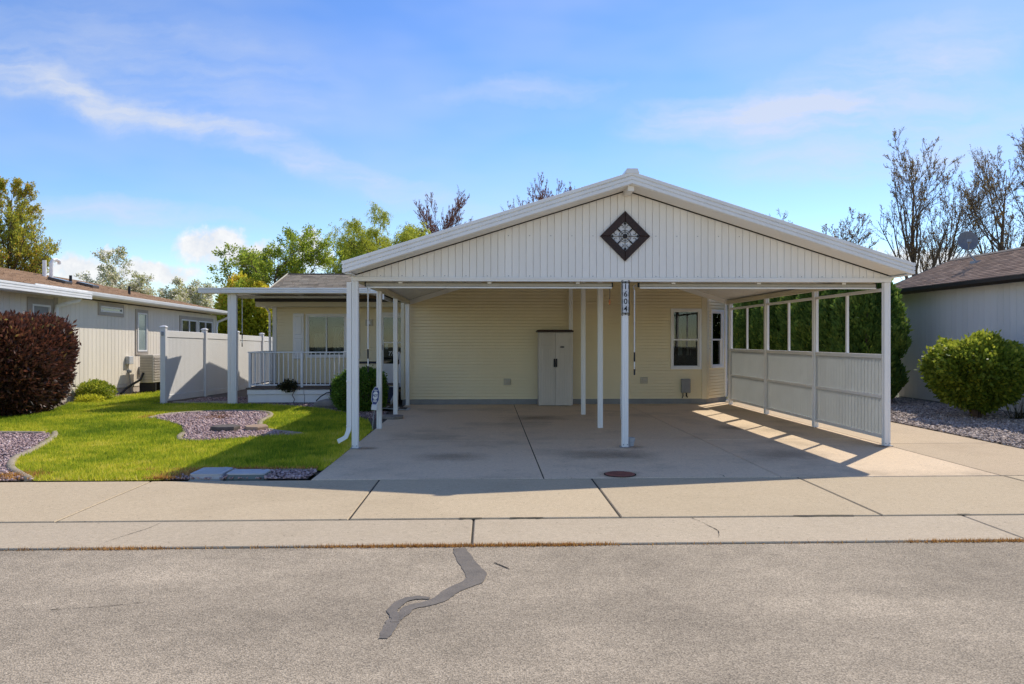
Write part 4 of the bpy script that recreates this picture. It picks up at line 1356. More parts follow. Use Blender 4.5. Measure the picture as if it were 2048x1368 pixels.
# ridge beam and eave beams
MB().box(RIDGE - 0.05, RIDGE + 0.05, 11.12, 18.42, 3.58, 3.765).build('ridge_beam', M['white'], carport)
for x in (PX[0], PX[2]):
    MB().box(x - 0.045, x + 0.045, 11.11, 18.42, soff(x) - 0.098, soff(x) - 0.012).build('eave_beam', M['cream'], carport)
# gable: one board after another
NP = 76
x0, x1 = PX[0] + 0.012, PX[2] - 0.012
pw = (x1 - x0) / NP
b = MB()
b.add([(x0, 11.02, 2.517), (x1, 11.02, 2.517), (x1, 11.02, soff(x1) - 0.02), (RIDGE, 11.02, 3.79), (x0, 11.02, soff(x0) - 0.02)], [(0, 1, 2, 3, 4)])
b.build('gable_backing', M['gable'], carport)
for i in range(NP):
    a, c = x0 + i * pw + 0.001, x0 + (i + 1) * pw - 0.001
    za, zc = soff(a) - 0.03, soff(c) - 0.03
    ch = 0.004
    b = MB()
    pts_b = [(a, 11.006, 0), (a + ch, 10.998, 0), (c - ch, 10.998, 0), (c, 11.006, 0)]
    zt = [za, soff(a + ch) - 0.03, soff(c - ch) - 0.03, zc]
    vs = [(p[0], p[1], 2.519) for p in pts_b] + [(p[0], p[1], z) for p, z in zip(pts_b, zt)]
    fs = [(0, 1, 5, 4), (1, 2, 6, 5), (2, 3, 7, 6), (4, 5, 6, 7), (0, 3, 2, 1)]
    if a < RIDGE < c:
        vs += [(RIDGE, 10.998, soff(RIDGE) - 0.03), (RIDGE, 11.006, soff(RIDGE) - 0.03)]
        fs = [(0, 1, 5, 4), (1, 2, 6, 8, 5), (2, 3, 7, 6), (4, 5, 8, 9), (9, 8, 6, 7), (0, 3, 2, 1)]
    b.add(vs, fs)
    b.build('gable_board', M['gable'], carport)
b = MB()
for i in range(0, NP, 3):
    x = x0 + i * pw + pw * 0.5
    for z in (3.13, 2.535):
        if soff(x) - 0.08 > z and abs(x - 2.02) > 0.45:
            b.box(x - 0.006, x + 0.006, 10.993, 10.997, z - 0.006, z + 0.006)
b.build('screws', M['galv'], carport)['kind'] = 'stuff'
# dark strip drawn as the gap line under the soffit
for sx in (-1, 1):
    xe = RIDGE + sx * 3.94
    b = MB()
    b.prism([(RIDGE, 10.985, 3.82 - 0.028), (RIDGE, 10.985, 3.82 - 0.006), (xe, 10.985, soff(xe) - 0.006), (xe, 10.985, soff(xe) - 0.028)], (0, 0.012, 0))
    b.build('gable_gap_strip', M['dark'], carport)
# corrugated roof pans
RF, RB = 10.56, 18.44
EX = 4.035
prof = []
y = RF + 0.03
while y < RB - 0.16:
    prof += [(y, 0.0), (y + 0.018, 0.032), (y + 0.048, 0.032), (y + 0.066, 0.0)]
    y += 0.152
prof.append((RB, 0.0))
for sx in (-1, 1):
    b = MB()
    n = len(prof)
    vs, fs = [], []
    for lay in (0.0, 0.005):
        for t in (0.0, EX):
            x = RIDGE + sx * t
            for (yy, h) in prof:
                vs.append((x, yy, 3.825 - SLOPE * t + h + lay))
    for i in range(n - 1):
        fs.append((i, i + 1, n + i + 1, n + i))
        fs.append((2 * n + i, 3 * n + i, 3 * n + i + 1, 2 * n + i + 1))
        fs.append((n + i, n + i + 1, 3 * n + i + 1, 3 * n + i))
    b.add(vs, fs)
    b.build('roof_pan', M['roofmetal'], carport)
    # second skin on top of the pans so that no light leaks through
    b = MB()
    b.prism([(RIDGE, RF + 0.01, 3.895), (RIDGE, RF + 0.01, 3.93), (RIDGE + sx * EX, RF + 0.01, 3.93 - SLOPE * EX), (RIDGE + sx * EX, RF + 0.01, 3.895 - SLOPE * EX)], (0, RB - RF - 0.02, 0))
    b.build('roof_skin', M['roofmetal'], carport)
    # soffit of the front overhang
    b = MB()
    xe = RIDGE + sx * 4.025
    b.prism([(RIDGE, RF + 0.004, 3.806), (RIDGE, RF + 0.004, 3.818), (xe, RF + 0.004, soff(xe) - 0.002), (xe, RF + 0.004, soff(xe) - 0.014)], (0, 10.98 - RF - 0.004, 0))
    b.build('soffit', M['gable'], carport)
    # front rake fascia
    b = MB()
    xe = RIDGE + sx * (EX + 0.02)
    stepped_fascia(b, (RIDGE, RF, 3.815), (xe, RF, 3.815 - SLOPE * (EX + 0.02)), 0.168, (0, -1, 0))
    b.build('rake_fascia', M['white'], carport)
    # eave gutter along the side
    b = MB()
    xg = RIDGE + sx * (EX + 0.021)
    zg = 3.815 - SLOPE * (EX + 0.02)
    stepped_fascia(b, (xg, RF - 0.03, zg), (xg, RB, zg), 0.166, (sx, 0, 0))
    b.box(min(xg, xg - sx * 0.09), max(xg, xg - sx * 0.09), RF + 0.006, RB, zg - 0.012, zg - 0.001)
    b.build('eave_gutter', M['white'], carport)
    # short bracket between corner post and eave
    b = MB()
    xp = PX[0] if sx < 0 else PX[2]
    xo = RIDGE + sx * (EX)
    b.prism([(xp - sx * 0.04, 11.0, 2.517), (xp - sx * 0.04, 11.0, soff(xp) - 0.02), (xo, 11.0, soff(xo) - 0.02), (xo, 11.0, soff(xo) - 0.035)], (0, 0.09, 0))
    b.build('corner_bracket', M['white'], carport)
    # trim along the house wall
    b = MB()
    b.prism([(RIDGE, 18.40, 3.70), (RIDGE, 18.40, 3.818), (RIDGE + sx * 4.0, 18.40, 3.818 - SLOPE * 4.0), (RIDGE + sx * 4.0, 18.40, 3.70 - SLOPE * 4.0)], (0, 0.04, 0))
    b.build('wall_ledger', M['white'], carport)
b = MB()
b.loft([[(RIDGE - 0.10, yy, 3.955), (RIDGE - 0.075, yy, 4.022), (RIDGE + 0.075, yy, 4.022), (RIDGE + 0.10, yy, 3.955)] for yy in (RF - 0.045, RB)])
b.build('ridge_cap', M['white'], carport)
MB().box(RIDGE - 0.045, RIDGE + 0.045, RF + 0.06, 10.985, 3.725, 3.802).build('ridge_end', M['gable'], carport)
# downspout strapped to the front left post
b = MB()
b.loft([[(x + dx * 0.034, y_ + dy * 0.028, z) for dx, dy in ((-1, -1), (1, -1), (1, 1), (-1, 1))] for x, y_, z in ((-2.025, 11.03, 2.44), (-2.025, 11.03, 0.33), (-2.03, 11.01, 0.27))])
sec = [(-2.03, 11.01, 0.27), (-2.06, 11.0, 0.215), (-2.14, 10.98, 0.165)]
b.loft([[(-2.064, 10.98, 0.27), (-1.996, 10.98, 0.27), (-1.996, 11.04, 0.27), (-2.064, 11.04, 0.27)],
        [(-2.085, 10.97, 0.205), (-2.015, 10.97, 0.225), (-2.015, 11.03, 0.225), (-2.085, 11.03, 0.205)],
        [(-2.125, 10.96, 0.175), (-2.045, 10.96, 0.155), (-2.045, 11.02, 0.155), (-2.125, 11.02, 0.175)],
        [(-2.19, 10.95, 0.145), (-2.165, 10.95, 0.085), (-2.165, 11.01, 0.085), (-2.19, 11.01, 0.145)]])
ds = b.build('downspout', M['white'], carport)
for z in (0.33, 0.98, 1.9):
    MB().box(-2.063, -1.985, 10.99, 11.0, z, z + 0.02).build('strap', M['white'], ds)
# right side: frames with frosted lower panels
XS = PX[2]
for k in range(3):
    y0, y1 = PY[k] + 0.047, PY[k + 1] - 0.047
    b = MB()
    b.box(XS - 0.025, XS + 0.025, y0, y1, 2.33, 2.375)
    b.box(XS - 0.03, XS + 0.03, y0, y1, 1.315, 1.375)
    b.box(XS - 0.025, XS + 0.025, y0, y1, 0.712, 0.755)
    b.box(XS - 0.025, XS + 0.025, y0, y1, 0.105, 0.155)
    for ya in (y0, y1 - 0.03):
        for (za, zb) in ((1.3752, 2.3298), (0.7552, 1.3148), (0.1552, 0.7118)):
            b.box(XS - 0.022, XS + 0.022, ya + 0.0005, ya + 0.0295, za, zb)
    ym = (y0 + y1) / 2
    b.box(XS - 0.02, XS + 0.02, ym - 0.022, ym + 0.022, 1.3755, 2.3295)
    sc = b.build('side_screen', M['white'], carport)
    for (za, zb) in ((0.755, 1.315), (0.155, 0.712)):
        pb = MB()
        n = 2 * int((y1 - y0 - 0.06) / 0.105)
        vs, fs = [], []
        for lay in (-0.003, 0.003):
            for i in range(n + 1):
                yy = y0 + 0.03 + (y1 - y0 - 0.06) * i / n
                xx = XS + lay + (0.018 if i % 2 else -0.016)
                vs += [(xx, yy, za + 0.001), (xx, yy, zb - 0.001)]
        for i in range(n):
            a = 2 * i
            fs.append((a, a + 2, a + 3, a + 1))
            c = 2 * (n + 1) + a
            fs.append((c, c + 1, c + 3, c + 2))
        pb.add(vs, fs)
        k_ = 1
        while y0 + 0.03 + k_ * 0.105 < y1 - 0.08:
            yy = y0 + 0.03 + k_ * 0.105
            pb.box(XS - 0.0220, XS - 0.0195, yy - 0.0015, yy + 0.0015, za + 0.002, zb - 0.002)
            k_ += 1
        pb.build('frosted_panel', M['panel'], sc)

# rolled shades under the header, with their drawstrings
for (xa, xb, lab) in ((-1.80, 1.86, 'long rolled shade under the header left of the number post'), (2.28, 5.88, 'long rolled shade under the header right of the number post')):
    t = thing('rolled_shade', ((xa + xb) / 2, 11.17, 2.36), lab, 'shade', 'rolled carport shades')
    b = MB()
    b.tube([(xa, 11.17, 2.415), (xb, 11.17, 2.415)], 0.034, 12)
    b.build('roller', M['shadefab'], t, smooth=False)
    MB().cbox(xa, xb, 11.12, 11.15, 2.362, 2.384, 0.004).build('hem_bar', M['white'], t)
    for k in range(3):
        xx = xa + (xb - xa) * (0.14 + 0.36 * k)
        MB().cbox(xx - 0.03, xx + 0.03, 11.105, 11.118, 2.43, 2.456, 0.003).build('bracket', M['white'], t)
    for xx in (xa - 0.01, xb + 0.01):
        MB().cbox(xx - 0.012, xx + 0.012, 11.15, 11.2, 2.385, 2.455, 0.004).build('end_bracket', M['black'], t)


def crank_pole(x, y, ztop, zbot, label):
    t = thing('crank_pole', (x, y, zbot), label, 'pole', 'white shade crank poles')
    MB().tube([(x, y, ztop - 0.06), (x, y, zbot + 0.34)], 0.0095, 6).build('shaft', M['pole'], t)
    b = MB()
    b.tube([(x, y, zbot + 0.338), (x, y, zbot + 0.20)], 0.0125, 6)
    b.build('grip', M['black'], t)
    MB().tube([(x, y, zbot + 0.198), (x, y, zbot + 0.09)], 0.0095, 6).build('shaft', M['pole'], t)
    MB().tube([(x, y, zbot + 0.088), (x, y, zbot)], 0.0125, 6).build('grip', M['black'], t)
    MB().tube([(x, y, ztop - 0.062), (x - 0.02, y, ztop - 0.02), (x + 0.015, y, ztop + 0.01), (x + 0.03, y, ztop - 0.02)], 0.007, 6).build('hook', M['galv'], t)


crank_pole(-1.76, 11.08, 2.40, 1.12, 'white crank pole hanging beside the front left carport post')
crank_pole(2.19, 11.08, 2.40, 1.07, 'white crank pole hanging right of the house number sign')
crank_pole(-6.14, 18.93, 2.66, 1.42, 'thin crank pole hanging at the left end of the porch cover')
# pull cord with orange end
t = thing('pull_cord', (1.83, 11.14, 2.1), 'short dark pull cord with orange end left of the number sign', 'cord')
MB().tube([(1.83, 11.14, 2.39), (1.832, 11.14, 2.25), (1.828, 11.14, 2.20)], 0.005, 5).build('cord', M['black'], t)
MB().lathe((1.828, 11.14, 2.12), [(0.004, 0), (0.012, 0.01), (0.014, 0.045), (0.008, 0.075), (0.004, 0.082)], 8).build('toggle', M['orange'], t)

# ---------------------------------------------------------------- house number sign
sg = thing('house_number_sign', (2.04, 10.995, 1.96), 'black framed house number sign 1604 on the centre post', 'sign')
SX, SY = 2.04, 10.992
b = MB()
frame_ring(b, SX - 0.058, SX + 0.058, 1.985, 2.442, 0.010, SY - 0.012, SY + 0.006)
for sxx in (-1, 1):
    for zz, s2 in ((2.442, 1), (1.985, -1)):
        pts = scroll(SX + sxx * 0.045, zz + s2 * 0.016, 0.02, -s2 * math.pi / 2, 1.1, sxx * s2)
        b.tube([(p, SY - 0.004, q) for p, q in pts], 0.0045, 5)
        pts = scroll(SX + sxx * 0.012, zz + s2 * 0.012, 0.012, -s2 * math.pi / 2, 0.8, -sxx * s2)
        b.tube([(p, SY - 0.004, q) for p, q in pts], 0.0035, 5)
b.build('sign_frame', M['iron'], sg)
for i, ch in enumerate('1604'):
    zt = 2.432 - i * 0.1093
    tl = MB().cbox(SX - 0.0475, SX + 0.0475, SY - 0.006, SY + 0.004, zt - 0.1075, zt, 0.003).build('number_tile', M['signwhite'], sg)
    text_mesh('numeral', ch, 0.112, M['black'], tl, ID, SX, SY - 0.0085, zt - 0.054, 0.0, 0.0015)
    bb = MB()
    for sxx in (-1, 1):
        bb.tube([(SX + sxx * (0.034 + 0.007 * math.cos(a)), SY - 0.0075, zt - 0.054 + 0.034 * math.sin(a)) for a in np.linspace(-1.3, 1.3, 7)], 0.0028, 4)
    bb.build('tile_scroll', M['dish'], tl)

# ---------------------------------------------------------------- diamond medallion
md = thing('wall_medallion', (2.03, 10.98, 3.13), 'diamond shaped dark wood medallion with iron scrollwork on the gable', 'wall art')
cx, cz, yo = 2.03, 3.125, 10.99
ro, ri = 0.372, 0.222
dirs = [(0, 1), (1, 0), (0, -1), (-1, 0)]
for k in range(4):
    d0, d1 = dirs[k], dirs[(k + 1) % 4]
    e = 0.0025
    q = [(cx + d0[0] * ro, yo - 0.0, cz + d0[1] * ro), (cx + d1[0] * ro, yo, cz + d1[1] * ro), (cx + d1[0] * ri, yo, cz + d1[1] * ri), (cx + d0[0] * ri, yo, cz + d0[1] * ri)]
    mx = sum(p[0] for p in q) / 4
    mz = sum(p[2] for p in q) / 4
    q = [(mx + (p[0] - mx) * 0.997, yo, mz + (p[2] - mz) * 0.997) for p in q]
    lo = [(p[0], yo - 0.004, p[2]) for p in q]
    md2 = [(mx + (p[0] - mx) * 0.96, yo - 0.035, mz + (p[2] - mz) * 0.96) for p in q]
    MB().loft([lo, [(p[0], yo - 0.028, p[2]) for p in q], md2]).build('frame_board', M['brownframe'], md)
b = MB()
b.add([(cx + d[0] * (ri + 0.03), yo - 0.003, cz + d[1] * (ri + 0.03)) for d in dirs], [(3, 2, 1, 0)])
b.build('backing', M['linen'], md)
b = MB()
yy = yo - 0.012
for k in range(8):
    a = k * math.pi / 4
    L = ri * 0.98 if k % 2 == 0 else ri * 0.70
    ca, sa = math.cos(a), math.sin(a)
    b.tube([(cx, yy, cz), (cx + ca * L, yy, cz + sa * L)], 0.0042, 5)
    if k % 2 == 0:
        # leaf tip and paired curls
        b.prism([(cx + ca * L, yy - 0.004, cz + sa * L), (cx + ca * L * 0.86 - sa * 0.02, yy - 0.004, cz + sa * L * 0.86 + ca * 0.02), (cx + ca * L * 0.74, yy - 0.004, cz + sa * L * 0.74), (cx + ca * L * 0.86 + sa * 0.02, yy - 0.004, cz + sa * L * 0.86 - ca * 0.02)], (0, 0.008, 0))
        for sg2 in (-1, 1):
            pts = []
            for i in range(13):
                t_ = i / 12
                rr = 0.042 * (1 - 0.7 * t_)
                aa = a + math.pi + sg2 * (-math.pi / 2) + sg2 * 2.2 * math.pi * t_ * 0.55 * -1
                pts.append((cx + ca * L * 0.60 - sa * sg2 * 0.044 + rr * math.cos(aa), yy, cz + sa * L * 0.60 + ca * sg2 * 0.044 + rr * math.sin(aa)))
            b.tube(pts, 0.0038, 5)
    else:
        b.tube([(cx + ca * L * 0.62, yy, cz + sa * L * 0.62), (cx + ca * L * 0.70, yy, cz + sa * L * 0.70), (cx + ca * L * 0.95, yy, cz + sa * L * 0.95), (cx + ca * L * 1.02, yy, cz + sa * L * 1.02)], [0.004, 0.013, 0.011, 0.003], 6)
for rr in (0.062, 0.088):
    b.tube([(cx + rr * math.cos(a), yy, cz + rr * math.sin(a)) for a in np.linspace(0, 2 * math.pi, 25)], 0.0038, 5)
b.tube([(cx, yy - 0.012, cz), (cx, yy + 0.006, cz)], 0.034, 12)
b.build('iron_scrollwork', M['iron'], md)

# ---------------------------------------------------------------- storage cabinet
cab = thing('storage_cabinet', (1.63, 18.1, 0), 'tall grey resin storage cabinet with brown lid against the house', 'cabinet')
CX0, CX1, CY0, CY1, CZ = 1.22, 2.03, 17.86, 18.36, 1.775
b = MB()
b.cbox(CX0 + 0.01, CX1 - 0.01, CY0 + 0.04, CY1, 0.012, CZ, 0.012)
b.build('body', M['resin'], cab)
b = MB()
b.loft([[(CX0 - 0.03, CY0 - 0.005, CZ + 0.002), (CX1 + 0.03, CY0 - 0.005, CZ + 0.002), (CX1 + 0.03, CY1 + 0.02, CZ + 0.002), (CX0 - 0.03, CY1 + 0.02, CZ + 0.002)],
        [(CX0 - 0.035, CY0 - 0.01, CZ + 0.035), (CX1 + 0.035, CY0 - 0.01, CZ + 0.035), (CX1 + 0.035, CY1 + 0.025, CZ + 0.035), (CX0 - 0.035, CY1 + 0.025, CZ + 0.035)],
        [(CX0 + 0.01, CY0 + 0.03, CZ + 0.06), (CX1 - 0.01, CY0 + 0.03, CZ + 0.06), (CX1 - 0.01, CY1 - 0.01, CZ + 0.06), (CX0 + 0.01, CY1 - 0.01, CZ + 0.06)]])
b.build('lid', M['resinlid'], cab)
for k in range(2):
    xm = (CX0 + CX1) / 2
    xa, xb = (CX0 + 0.012, xm - 0.004) if k == 0 else (xm + 0.004, CX1 - 0.012)
    b = MB()
    b.cbox(xa, xb, CY0 + 0.012, CY0 + 0.038, 0.02, CZ - 0.008, 0.006)
    dr = b.build('door', M['resin'], cab)
    b = MB()
    n = 5
    ww = (xb - xa - 0.11) / n
    for i in range(n):
        b.cbox(xa + 0.055 + i * ww + 0.004, xa + 0.055 + (i + 1) * ww - 0.004, CY0 + 0.005, CY0 + 0.0118, 0.08, 1.36, 0.003)
    b.build('ribbed_panel', M['resin'], dr)
    MB().cbox(xa + 0.055, xb - 0.055, CY0 + 0.004, CY0 + 0.0118, 1.45, CZ - 0.05, 0.004).build('top_panel', M['resin'], dr)
    xh = xb - 0.02 if k == 0 else xa + 0.02
    b = MB()
    b.cbox(xh - 0.018, xh + 0.018, CY0 - 0.022, CY0 + 0.004, 0.94, 1.14, 0.008)
    b.build('handle', M['black'], dr)
    if k == 1:
        b = MB()
        b.loft([[(1.79 + 0.052 * math.cos(a), CY0 + yk, 1.42 + 0.022 * math.sin(a)) for a in np.linspace(0, 2 * math.pi, 20, endpoint=False)] for yk in (0.0035, -0.002)])
        bd = b.build('badge', M['black'], dr)
        MB().box(1.757, 1.823, CY0 - 0.0045, CY0 - 0.0025, 1.414, 1.426).build('badge_lettering', M['boxgrey'], dr)

# wall mounted utility box
ub = thing('utility_box', (4.91, 18.42, 0.2), 'grey utility box mounted on the yellow wall below the window', 'utility box')
b = MB(*front)
b.cbox(4.80, 5.02, -0.13, -0.014, 0.28, 0.625, 0.012)
b.build('box', M['boxgrey'], ub)
MB(*front).cbox(4.87, 5.0, -0.142, -0.131, 0.30, 0.42, 0.006).build('cover_plate', M['boxgrey'], ub)
MB(*front).tube([(4.84, -0.07, 0.28), (4.845, -0.07, 0.2), (4.83, -0.04, 0.15)], 0.012, 6).build('conduit', M['black'], ub)
MB(*front).tube([(4.93, -0.07, 0.28), (4.93, -0.07, 0.2), (4.96, -0.05, 0.17)], 0.016, 6).build('conduit', M['black'], ub)
# downspout at the bay corner
dsp = MB().tube([(6.15, 18.62, 2.45), (6.13, 18.66, 2.2), (6.12, 18.70, 2.0), (6.12, 18.72, 0.12), (6.02, 18.62, 0.04)], 0.035, 8).build('downspout', M['white'])
tag(dsp, 'white downspout at the right corner of the yellow house', 'downspout')
# pail behind the centre post
pl = thing('pail', (2.16, 11.2, 0.003), 'small grey plastic pail behind the centre carport post', 'pail')
b = MB()
b.lathe((2.145, 11.14, 0.004), [(0.001, 0), (0.045, 0), (0.062, 0.115), (0.066, 0.116), (0.066, 0.125), (0.058, 0.125), (0.042, 0.012), (0.001, 0.012)], 20)
b.build('bucket', M['lidgrey'], pl, smooth=False)
MB().tube([(2.145 + 0.064 * math.cos(a), 11.14 - 0.01 - 0.05 * math.sin(a), 0.11 - 0.045 * math.sin(a)) for a in np.linspace(0, math.pi, 9)], 0.003, 4).build('handle', M['galv'], pl)
# chain hung on the centre post
ch = thing('chain', (1.985, 11.02, 0.4), 'thin light chain hanging on the left of the centre carport post', 'chain')
b = MB()
z = 0.98
k = 0
while z > 0.42:
    a = k * math.pi / 2
    dx, dy = math.cos(a) * 0.006, math.sin(a) * 0.006
    xx = 1.981 - 0.008 * math.sin((0.98 - z) * 5.6)
    b.tube([(xx + dx * math.sin(t), 11.03 + dy * math.sin(t), z + 0.013 * math.cos(t)) for t in np.linspace(0, 2 * math.pi, 9)], 0.0024, 4)
    z -= 0.019
    k += 1
b.build('links', M['pole'], ch)

# ---------------------------------------------------------------- manhole and utility lids
mh = thing('manhole_cover', (1.565, 8.80, 0.004), 'small round rusty iron cover set in the driveway', 'manhole cover')
b = MB()
b.lathe((1.565, 8.79, 0.0055), [(0.001, 0), (0.19, 0), (0.19, 0.0045), (0.001, 0.0046)], 36)
b.build('ring', M['dark'], mh)
b = MB()
b.lathe((1.565, 8.79, 0.0103), [(0.001, 0), (0.176, 0), (0.176, 0.004), (0.15, 0.006), (0.001, 0.006)], 36)
lid = b.build('lid', M['rust'], mh)
b = MB()
for i in range(-5, 6):
    w = math.sqrt(0.15 ** 2 - (i * 0.026) ** 2)
    b.box(1.565 - w, 1.565 + w, 8.79 + i * 0.026 - 0.005, 8.79 + i * 0.026 + 0.005, 0.0164, 0.0195)
b.build('raised_ribs', M['rust'], mh)


def rounded(x0, x1, y0, y1, r, z):
    out = []
    for (cx_, cy_, a0) in ((x1 - r, y1 - r, 0), (x0 + r, y1 - r, math.pi / 2), (x0 + r, y0 + r, math.pi), (x1 - r, y0 + r, 1.5 * math.pi)):
        for k in range(5):
            a = a0 + k * math.pi / 8
            out.append((cx_ + r * math.cos(a), cy_ + r * math.sin(a), z))
    return out


for (x0, x1, y0, y1, mt, mb_, lab, skew) in ((-3.40, -3.03, 8.63, 9.06, 'lidgrey', 'lidgrey', 'square ribbed pale utility lid beside the lawn edge', 0.0), (-2.99, -2.55, 8.635, 8.92, 'lidgrey', 'lidgreen', 'smooth pale utility lid on a grey green box', 0.0)):
    t = thing('utility_cover', ((x0 + x1) / 2, (y0 + y1) / 2, 0), lab, 'utility lid', 'utility lids by the sidewalk')
    MB().loft([rounded(x0 - 0.02, x1 + 0.02, y0 - 0.01, y1 + 0.02, 0.05, -0.02), rounded(x0 + 0.005, x1 - 0.005, y0 + 0.005, y1 - 0.005, 0.04, 0.052)]).build('box_body', M[mb_], t)
    MB().loft([rounded(x0, x1, y0, y1, 0.045, 0.053), rounded(x0, x1, y0, y1, 0.045, 0.066), rounded(x0 + 0.012, x1 - 0.012, y0 + 0.012, y1 - 0.012, 0.04, 0.072)]).build('cover', M[mt], t)
    b = MB()
    if 'ribbed' in lab:
        for i in range(9):
            yy = y0 + 0.05 + i * (y1 - y0 - 0.1) / 8
            b.box(x0 + 0.05, x1 - 0.05, yy - 0.008, yy + 0.008, 0.0722, 0.075)
    b.tube([(x1 - 0.10, y1 - 0.05, 0.0735), (x1 - 0.06, y1 - 0.05, 0.0735)], 0.008, 6)
    b.build('raised_marks', M['boxgrey'] if 'smooth' in lab else M['lidgrey'], t)


def boulder(name, c, r, mat, label, cat, seed, flat=1.0):
    rr = np.random.default_rng(seed)
    n, m = 14, 9
    ph = rr.uniform(0, 6.28, 6)
    rings = []
    for j in range(m):
        v = math.pi * (j + 0.5) / m
        ring = []
        for i in range(n):
            u_ = 2 * math.pi * i / n
            k = 1 + 0.10 * math.sin(2 * u_ + ph[0]) + 0.08 * math.sin(3 * u_ + ph[1] + 2 * v) + 0.06 * math.sin(5 * u_ + ph[2] - v) + rr.normal(0, 0.025)
            ring.append((c[0] + r[0] * k * math.sin(v) * math.cos(u_), c[1] + r[1] * k * math.sin(v) * math.sin(u_), c[2] - r[2] * k * math.cos(v)))
        rings.append(ring)
    o = MB().loft(rings).build(name, mat, None, smooth=False)
    return tag(o, label, cat)


boulder('boulder', (-3.62, 17.75, 0.06), (0.42, 0.24, 0.15), M['rock'], 'low grey tan boulder left of the round clipped bush', 'rock', 3)


def flagstone(pts, z, h, mat, label):
    b = MB()
    b.loft([[(x, y, z) for x, y in pts], [(x, y, z + h * 0.8) for x, y in pts], [(x * 0.96 + 0.04 * sum(p[0] for p in pts) / len(pts), y * 0.96 + 0.04 * sum(p[1] for p in pts) / len(pts), z + h) for x, y in pts]])
    return tag(b.build('flagstone', mat), label, 'stone')


flagstone([(-4.78, 13.05), (-4.60, 12.93), (-4.35, 12.98), (-4.33, 13.25), (-4.5, 13.45), (-4.72, 13.4)], 0.01, 0.09, M['flagd'], 'dark flat stone in the mauve bed of the lawn')
flagstone([(-4.26, 13.25), (-4.15, 13.02), (-3.95, 12.99), (-3.83, 13.2), (-3.95, 13.48), (-4.15, 13.48)], 0.012, 0.08, M['flagt'], 'tan flat stone in the mauve bed beside the dark one')
flagstone([(-2.22, 15.45), (-2.12, 15.05), (-1.85, 14.98), (-1.70, 15.1), (-1.72, 15.35), (-1.85, 15.45)], 0.004, 0.055, M['rock'], 'half round concrete stone at the foot of a left carport post')

# black bin by the porch
bn = thing('outdoor_bin', (-3.72, 18.62, 0), 'black plastic bin standing before the porch deck', 'bin')
b = MB()
b.loft([[(-3.86, 18.52, 0), (-3.56, 18.52, 0), (-3.56, 18.82, 0), (-3.86, 18.82, 0)], [(-3.88, 18.5, 0.46), (-3.54, 18.5, 0.46), (-3.54, 18.84, 0.46), (-3.88, 18.84, 0.46)]])
b.build('body', M['black'], bn)
MB().loft([[(-3.89, 18.49, 0.462), (-3.53, 18.49, 0.462), (-3.53, 18.85, 0.462), (-3.89, 18.85, 0.462)], [(-3.86, 18.52, 0.505), (-3.56, 18.52, 0.505), (-3.56, 18.85, 0.53), (-3.86, 18.85, 0.53)]]).build('lid', M['black'], bn)
for k in range(2):
    MB().cbox(-3.83 + k * 0.13, -3.72 + k * 0.13, 18.49, 18.50, 0.06, 0.40, 0.004).build('side_panel', M['black'], bn)
hose = MB().tube([(-3.84, 18.7, 0.30), (-4.0, 18.72, 0.27), (-4.15, 18.74, 0.18), (-4.25, 18.72, 0.08), (-4.22, 18.68, 0.03), (-4.05, 18.64, 0.02)], 0.014, 7).build('hose', M['black'])
tag(hose, 'short black hose arching from the bin to the gravel', 'hose')

# ---------------------------------------------------------------- entry ramp and handrails
rp = thing('entry_ramp', (-2.6, 18.2, 0), 'navy surfaced entry ramp with pale edges up to the porch door', 'ramp')
b = MB()
b.prism([(-3.02, 18.97, 0.36), (-3.02, 18.97, 0.40), (-3.02, 17.62, 0.135), (-3.02, 17.62, 0.095)], (0.74, 0, 0))
b.build('ramp_surface', M['navy'], rp)
for xx in (-3.06, -2.278):
    b = MB()
    b.prism([(xx, 18.97, 0.34), (xx, 18.97, 0.43), (xx, 17.62, 0.16), (xx, 17.62, 0.08)], (0.038, 0, 0))
    b.build('side_edge', M['lidgrey'], rp)
MB().box(-3.02, -2.28, 18.90, 18.965, 0.405, 0.425).build('top_edge', M['lidgrey'], rp)
b = MB()
b.box(-3.04, -2.26, 17.62, 17.66, 0.0, 0.078)
b.build('support', M['deck'], rp)
mat_ = thing('doormat', (-2.6, 19.15, 0.386), 'straw coloured doormat before the storm door', 'mat')
MB().cbox(-3.02, -2.3, 18.99, 19.5, 0.387, 0.41, 0.004).build('pile', M['tanmat'], mat_)
rp2 = thing('threshold_ramp', (-2.3, 17.4, 0), 'low white framed threshold ramp with black treads on the driveway', 'ramp')


def tilt(u_, v_, h=0.0):
    # u 0..1 along X from high to low, v 0..1 along Y
    x = -3.0 + 1.22 * u_
    return (x, 17.02 + 0.55 * v_ - 0.10 * u_, 0.10 - 0.088 * u_ + h)


